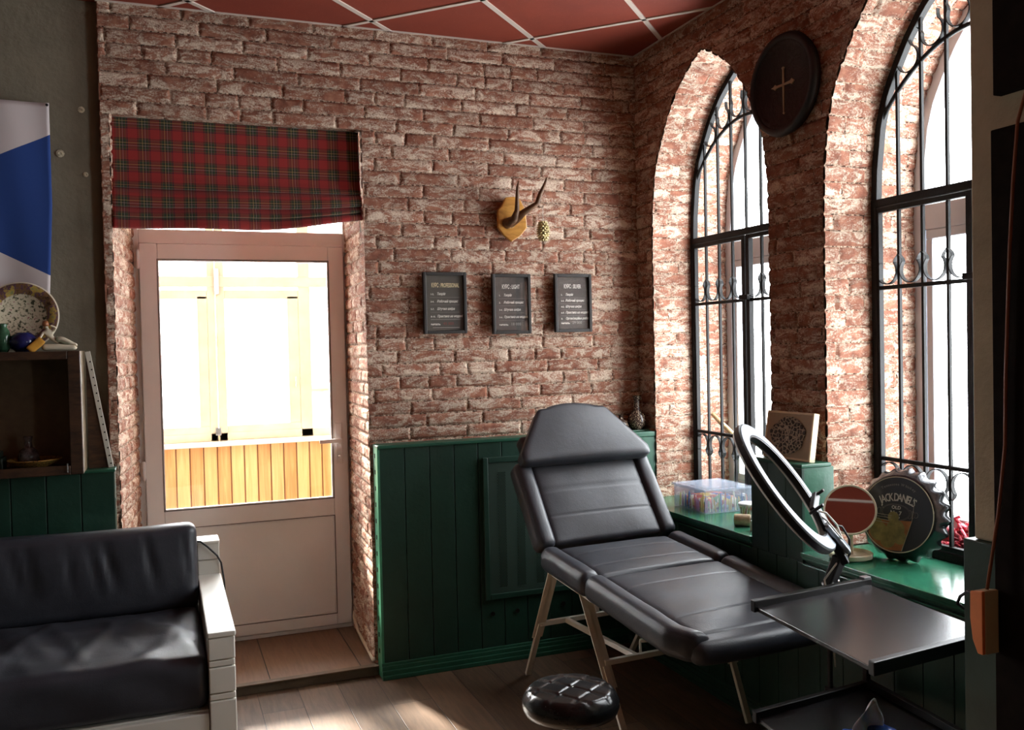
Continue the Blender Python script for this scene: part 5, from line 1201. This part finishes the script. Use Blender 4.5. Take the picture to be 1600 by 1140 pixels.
def pencil(base, top, r, mat, label, grp, cat='pencil'):
    o = MB().tube([base, top, Vector(top)+(Vector(top)-Vector(base)).normalized()*.010], [r, r, r*.25], 7).build('pencil', mat, None, 40); return tag(o, label, cat, grp)
random.seed(11)
for k in range(30):
    if k < 17: x, y = bx0+.012+(bx1-bx0-.024)*k/16, by0+.010+random.random()*.02
    else: x, y = bx0+.010+random.random()*.02, by0+.02+(by1-by0-.04)*(k-16)/13
    h_ = .05+random.random()*.045; pencil((x, y, SZ+.006), (x+random.uniform(-.006, .006), y+random.uniform(0, .008), SZ+h_), .0042, random.choice(pm), 'coloured pencil standing inside the clear plastic bin', 'pencils in the plastic bin')
m = MB().cushion(Matrix.Translation((bx0+.14, by0+.17, SZ+.035)), (.105, .10, .028), .02, (30, 30, 4), lambda n, p: Vector((p.x, p.y, p.z+.012*noise.noise(Vector((p.x*30, p.y*30, 0))))))
def mat_multi():
    t = NT('mixed_colours'); v_ = t.n('ShaderNodeTexVoronoi'); v_.inputs['Scale'].default_value = 34; t.l(t.obj(), v_.inputs['Vector']); h_ = t.n('ShaderNodeSeparateColor'); t.l(v_.outputs['Color'], h_.inputs[0])
    t.setc(t.ramp(h_.outputs[0], ((0, srgb(214, 110, 60)), (.2, srgb(70, 100, 160)), (.4, srgb(230, 220, 200)), (.6, srgb(196, 60, 60)), (.75, srgb(224, 190, 80)), (.9, srgb(90, 150, 100))), 'CONSTANT')); return t.m
o_ = m.build('craft_supplies', mat_multi(), None, 180); tag(o_, 'mixed coloured craft supplies filling the clear plastic bin', 'craft supplies'); o_['kind'] = 'stuff'
# jar of short pencils, roll of twine, small bottle beside the bin
jr = thing('pencil_tub', 'round clear tub of yellow and orange pencils beside the plastic bin', 'tub', (2.62, 3.66, SZ))
MB().lathe([(0, .002), (.042, .002), (.046, .06), (.045, .06), (.041, .005), (0, .005)], (2.62, 3.66, SZ), 32).build('body', M['clearbin'], jr, 40)
MB().lathe([(0, .066), (.046, .066), (.049, .060), (.049, .068), (.044, .072), (0, .072)], (2.62, 3.66, SZ), 32).build('lid', simple('white_lid', srgb(226, 228, 230), .35), jr, 40)
for k in range(16):
    a_ = k*2*PI/16; pencil((2.62+.033*math.cos(a_), 3.66+.033*math.sin(a_), SZ+.006), (2.62+.036*math.cos(a_+.3), 3.66+.036*math.sin(a_+.3), SZ+.046), .004, pm[[0, 1, 0, 5][k % 4]], 'short pencil standing in the round clear tub', 'pencils in the round tub')
RO = Matrix.Translation((2.472, 3.50, SZ+.0275)) @ Matrix.Rotation(-.75, 4, 'Z') @ Matrix.Rotation(PI/2, 4, 'Y')
rl_ = thing('twine_roll', 'small roll of brown twine lying at the sill edge', 'roll', (2.49, 3.48, SZ))
MB().lathe([(.016, -.036), (.026, -.036), (.027, -.03), (.027, .03), (.026, .036), (.016, .036), (.016, -.036)], m=RO, seg=32).build('twine', simple('twine', srgb(186, 166, 136), .9, var=.25, vscale=60, bump=.003, bscale=160), rl_, 50)
MB().lathe([(.011, -.038), (.016, -.038), (.016, .038), (.011, .038), (.011, -.038)], m=RO, seg=24).build('core', simple('cardboard', srgb(110, 84, 60), .9), rl_, 50)
m = MB().lathe([(0, 0), (.012, 0), (.013, .004), (.013, .028), (.009, .034), (.009, .044), (0, .044)], (2.452, 3.395, SZ+.001), 20); small('small_bottle', 'tiny white bottle at the sill edge against the green pier', 'bottle', m, simple('white_bottle', srgb(224, 226, 224), .3))
m = MB().tube([(2.86, 4.315, 1.245), (2.865, 4.24, 1.20), (2.87, 4.19, 1.172), (2.875, 4.12, 1.13), (2.88, 4.0, 1.07), (2.885, 3.87, .99), (2.89, 3.75, .915), (2.893, 3.60, .822)], [.012, .013, .014, .013, .014, .013, .014, .013], 14)
small('bamboo_stick', 'pale bamboo stick leaning behind the grille of the farther window', 'stick', m, simple('bamboo', srgb(206, 180, 132), .45, var=.15, vscale=30), 180)
# table mirror
tmr = thing('table_mirror', 'round cream table mirror on a dish base on the green sill', 'mirror', (2.474, 2.800, SZ))
M['cream'] = simple('cream_plastic', srgb(214, 208, 184), .35, var=.04)
MB().lathe([(0, 0), (.066, 0), (.080, .006), (.083, .022), (.080, .024), (.076, .012), (.02, .010), (.012, .016), (0, .016)], (2.474, 2.800, SZ+.0005), 48).build('base', M['cream'], tmr, 40)
MB().lathe([(0, .01), (.012, .01), (.010, .03), (.010, .13), (0, .13)], (2.474, 2.800, SZ), 24).build('stem', M['cream'], tmr, 40)
mc_ = Vector((2.466, 2.792, .991)); md = (Vector((-.64, -.68, .36))).normalized()
MMx = Matrix.Translation(mc_) @ md.to_track_quat('Z', 'Y').to_matrix().to_4x4()
MB().lathe([(.090, -.004), (.0965, -.006), (.0985, 0), (.0965, .006), (.0905, .005), (.090, -.004)], m=MMx, seg=64).lathe([(0, -.007), (.07, -.006), (.093, -.002)], m=MMx, seg=64).build('mirror_frame', M['cream'], tmr, 60)
MB().lathe([(0, .002), (.0905, .002), (.0905, .0), (0, 0)], m=MMx, seg=64).build('mirror_glass', simple('mirror_silver', (.88, .88, .88, 1), .02, 1), tmr, 30)
# bottle-cap sign
bc = thing('bottle_cap_sign', 'large black crown cap wall sign leaning against the window grille', 'sign', (2.66, 2.77, SZ))
cn = Vector((-.95, -.30, .17)).normalized(); CC = Vector((2.592, 2.682, SZ+.180))
cy_ = (K_-cn*K_.dot(cn)).normalized(); cx_ = cy_.cross(cn).normalized()
CM = Matrix(((cx_.x, cy_.x, cn.x, CC.x), (cx_.y, cy_.y, cn.y, CC.y), (cx_.z, cy_.z, cn.z, CC.z), (0, 0, 0, 1)))
RF, RS = .152, .177; na = 21*12; m = MB(); rows = []
for (r, z, am_) in ((.142, 0, 0), (RF-.008, .0, 0), (RF, -.006, 0), (RF+.010, -.018, .25), (RF+.022, -.036, .7), (RS, -.052, 1.0), (RS-.003, -.053, 1.0), (RF+.018, -.036, .7), (RF-.004, -.010, .1), (RF-.012, -.003, 0), (.142, -.003, 0)):
    rows.append([m.bm.verts.new(CM @ Vector(((r+am_*.0065*math.cos(21*t_))*math.cos(t_), (r+am_*.0065*math.cos(21*t_))*math.sin(t_), z-am_*.003*math.cos(21*t_)))) for t_ in (2*PI*k/na for k in range(na))])
for A, B in zip(rows, rows[1:]+rows[:1]):
    for k in range(na): m.bm.faces.new((A[k], A[(k+1) % na], B[(k+1) % na], B[k]))
m.build('crown_rim', simple('black_tin', (.016, .017, .020, 1), .25, .3, coat=.5), bc, 50)
MB().lathe([(0, 0), (.143, 0), (.143, -.003), (0, -.003)], m=CM, seg=96).build('face', simple('black_face', (.018, .017, .018, 1), .35), bc, 40)
MB().lathe([(.1405, .0002), (.144, .0002), (.144, .0012), (.1405, .0012)], m=CM, seg=96).build('ring_line', simple('cream_line', srgb(190, 176, 150), .5), bc)
ink = simple('ivory_ink', srgb(196, 190, 176), .5)
def arc_text(mb, body, size, rad, cyc, a_tot, ys=1.0, up_=True, zoff=.0012):
    chars = []; tot = 0
    for ch in body:
        if ch == ' ': chars.append((None, size*.25)); tot += size*.25; continue
        me, w = text_mesh(ch, size, bold=.0004); chars.append((me, w+size*.06)); tot += w+size*.06
    x = -tot/2
    for me, w in chars:
        t_ = (x+w/2)/tot*a_tot; x += w
        if me is None: continue
        mb.merge(me, CM @ Matrix.Translation((0, cyc, zoff)) @ Matrix.Rotation(-t_, 4, 'Z') @ Matrix.Translation((0, rad, 0)) @ Matrix.Diagonal((1, ys, 1, 1)) @ Matrix.Translation((-w/2, 0, 0)))
        bpy.data.meshes.remove(me)
lt = MB(); arc_text(lt, "JACK DANIEL'S", .028, .135, -.084, .98, 1.5)
def flat_text(mb, body, size, x, y, rot=0, shear=0):
    me, w = text_mesh(body, size, bold=.0004); mb.merge(me, CM @ Matrix.Translation((x, y, .0012)) @ Matrix.Rotation(rot, 4, 'Z') @ Matrix.Translation((-w/2, 0, 0))); bpy.data.meshes.remove(me)
flat_text(lt, 'OLD', .018, -.004, .020); flat_text(lt, 'No.7', .022, -.004, -.002)
flat_text(lt, 'BRAND', .010, -.004, -.014)
lt.build('lettering', ink, bc)
sc_ = MB(); me, w = text_mesh('Tennessee Whiskey', .016, shear=.4); bpy.data.meshes.remove(me)
arc_text(sc_, 'Tennessee Whiskey', .013, .118, -.008, 1.2, 1.0)
for (rr2, hx) in ((.050, 0), (.046, 0)):
    pts2 = [(rr2*1.15*math.cos(t_)-.004, .008+rr2*.62*math.sin(t_)) for t_ in np.linspace(0, 2*PI, 48)]
    sc_.tube([CM @ Vector((a, b, .0008)) for a, b in pts2[:-1]], .0006, 4, closed=True)
for sx_ in (-1, 1):
    for j in range(3):
        sc_.tube([CM @ Vector((-.004+sx_*(.055+.012*j+.008*math.cos(t_)), .006+(.016-.003*j)*math.sin(t_), .0008)) for t_ in np.linspace(-2.4, 2.4, 16)], .0007, 4)
sc_.build('scrollwork', simple('dim_ink', srgb(112, 106, 98), .5), bc)
# painted glass of apples on the cap face
gp = MB().prism([(-.112, -.030), (.060, -.018), (.030, -.134), (-.032, -.1375), (-.082, -.114), (-.108, -.085)], lambda a, b, d: CM @ Vector((a, b, d)), .0, .0014)
gp.build('glass_picture', simple('amber_picture', srgb(150, 92, 44), .35, var=.35, vscale=30), bc)
ap = MB()
for (a, b, r_) in ((-.066, -.072, .036), (-.075, -.040, .020), (.0, -.055, .036), (-.028, -.100, .030), (.018, -.085, .026), (-.012, -.012, .022)):
    ap.lathe([(0, .0018), (r_, .0018), (r_, .0014)], m=CM @ Matrix.Translation((a, b, r_*.01)), seg=28)
ap.build('fruit_picture', simple('fruit_picture', srgb(128, 114, 60), .35, var=.35, vscale=35), bc)
ln = MB().tube([CM @ Vector((.062, -.018, .002)), CM @ Vector((.030, -.134, .002))], .0015, 5).tube([CM @ Vector((.066, .05, .002)), CM @ Vector((.062, -.018, .002))], .001, 5).tube([CM @ Vector((-.118, -.030, .002)), CM @ Vector((-.122, .06, .002))], .001, 5)
for k in range(4): ln.tube([CM @ Vector((-.11+.008*k, -.024+.009*k-.008, .002)), CM @ Vector((-.03+.004*k, -.030+.010*k-.006, .002))], .0012, 5)
ln.build('glass_outline', simple('pale_outline', srgb(150, 140, 120), .5), bc)
# red tinsel and wooden roll behind the grille
tn = MB(); random.seed(5)
for j in range(44):
    c0 = Vector((2.87+random.uniform(-.04, .05), 2.79-.20*random.random(), SZ+.015+random.random()*.09)); P_ = [c0]
    for k in range(7): P_.append(P_[-1]+Vector((random.uniform(-.02, .02), random.uniform(-.026, .026), random.uniform(-.018, .018))))
    P_ = [Vector((max(2.80, p.x), p.y, max(SZ+.008, p.z))) for p in P_]; tn.tube(P_, .007, 6)
tno = tn.build('tinsel_garland', simple('red_tinsel', srgb(196, 34, 60), .35, var=.6, vscale=90, bump=.006, bscale=180), None, 180); tag(tno, 'heap of red tinsel garland on the sill behind the window grille', 'garland'); tno['kind'] = 'stuff'
m = MB().tube([(2.93, 2.62, SZ+.095), (2.86, 2.52, SZ+.075)], .028, 20); small('wooden_roll', 'pale wooden roll resting by the red garland behind the grille', 'roll', m, simple('pale_wood_roll', srgb(190, 158, 120), .6), 40)

# ---------------------------------------------------------------- boards, box and cord on the pillar
o = MB().box((1.832, 1.02, 0.0), (1.858, 1.590, 2.138)).build('dark_board', M['blackboard'], None, bevel=.003); tag(o, 'tall dark board standing against the concrete pillar', 'board')
o = MB().box((1.850, 1.02, 2.222), (1.877, 1.598, 3.2)).build('dark_board', M['blackboard'], None, bevel=.003); tag(o, 'dark board fixed high on the concrete pillar above the gap', 'board')
sb = thing('hanging_box', 'orange and beige plastic box hanging by the concrete pillar', 'box', (1.815, 1.60, .9))
def bxp(y0, y1, x0, x1, mb):
    prof_ = [(0, 0.0), (.003, .15), (.0, .152)]
    pass
side = [(1.612, 1.050), (1.577, 1.056), (1.577, .905), (1.592, .905), (1.606, .935), (1.613, .985)]
MB().prism(side, lambda a, b, d: (d, a, b), 1.778, 1.787).build('orange_front', simple('orange_plastic', srgb(250, 152, 92), .4, var=.05), sb, bevel=.002)
MB().prism(side, lambda a, b, d: (d, a, b), 1.787, 1.828).build('beige_body', simple('beige_plastic', srgb(215, 200, 160), .45, var=.06), sb, bevel=.003)
MB().box((1.787, 1.5755, .906), (1.827, 1.5772, 1.054)).build('beige_end', simple('beige_plastic_end', srgb(215, 200, 160), .45), sb)
cdo = MB().tube([(1.84, 1.43, 2.25), (1.826, 1.485, 2.215), (1.822, 1.508, 2.14), (1.820, 1.52, 2.0), (1.821, 1.532, 1.84), (1.821, 1.545, 1.55), (1.821, 1.548, 1.40), (1.818, 1.565, 1.24), (1.808, 1.59, 1.055)], .0042, 8)
tag(cdo.build('cord', simple('brown_cord', srgb(140, 78, 44), .5), None, 180), 'orange-brown cord hanging down the concrete pillar to the box', 'cord')
cdo = MB().tube([(1.808, 1.612, 1.03), (1.815, 1.65, 1.035), (1.832, 1.69, 1.01), (1.846, 1.712, .985), (1.875, 1.7125, .965)], .004, 8)
tag(cdo.build('black_cable', M['black'], None, 180), 'short black cable curving from the hanging box around the pillar edge', 'cable')
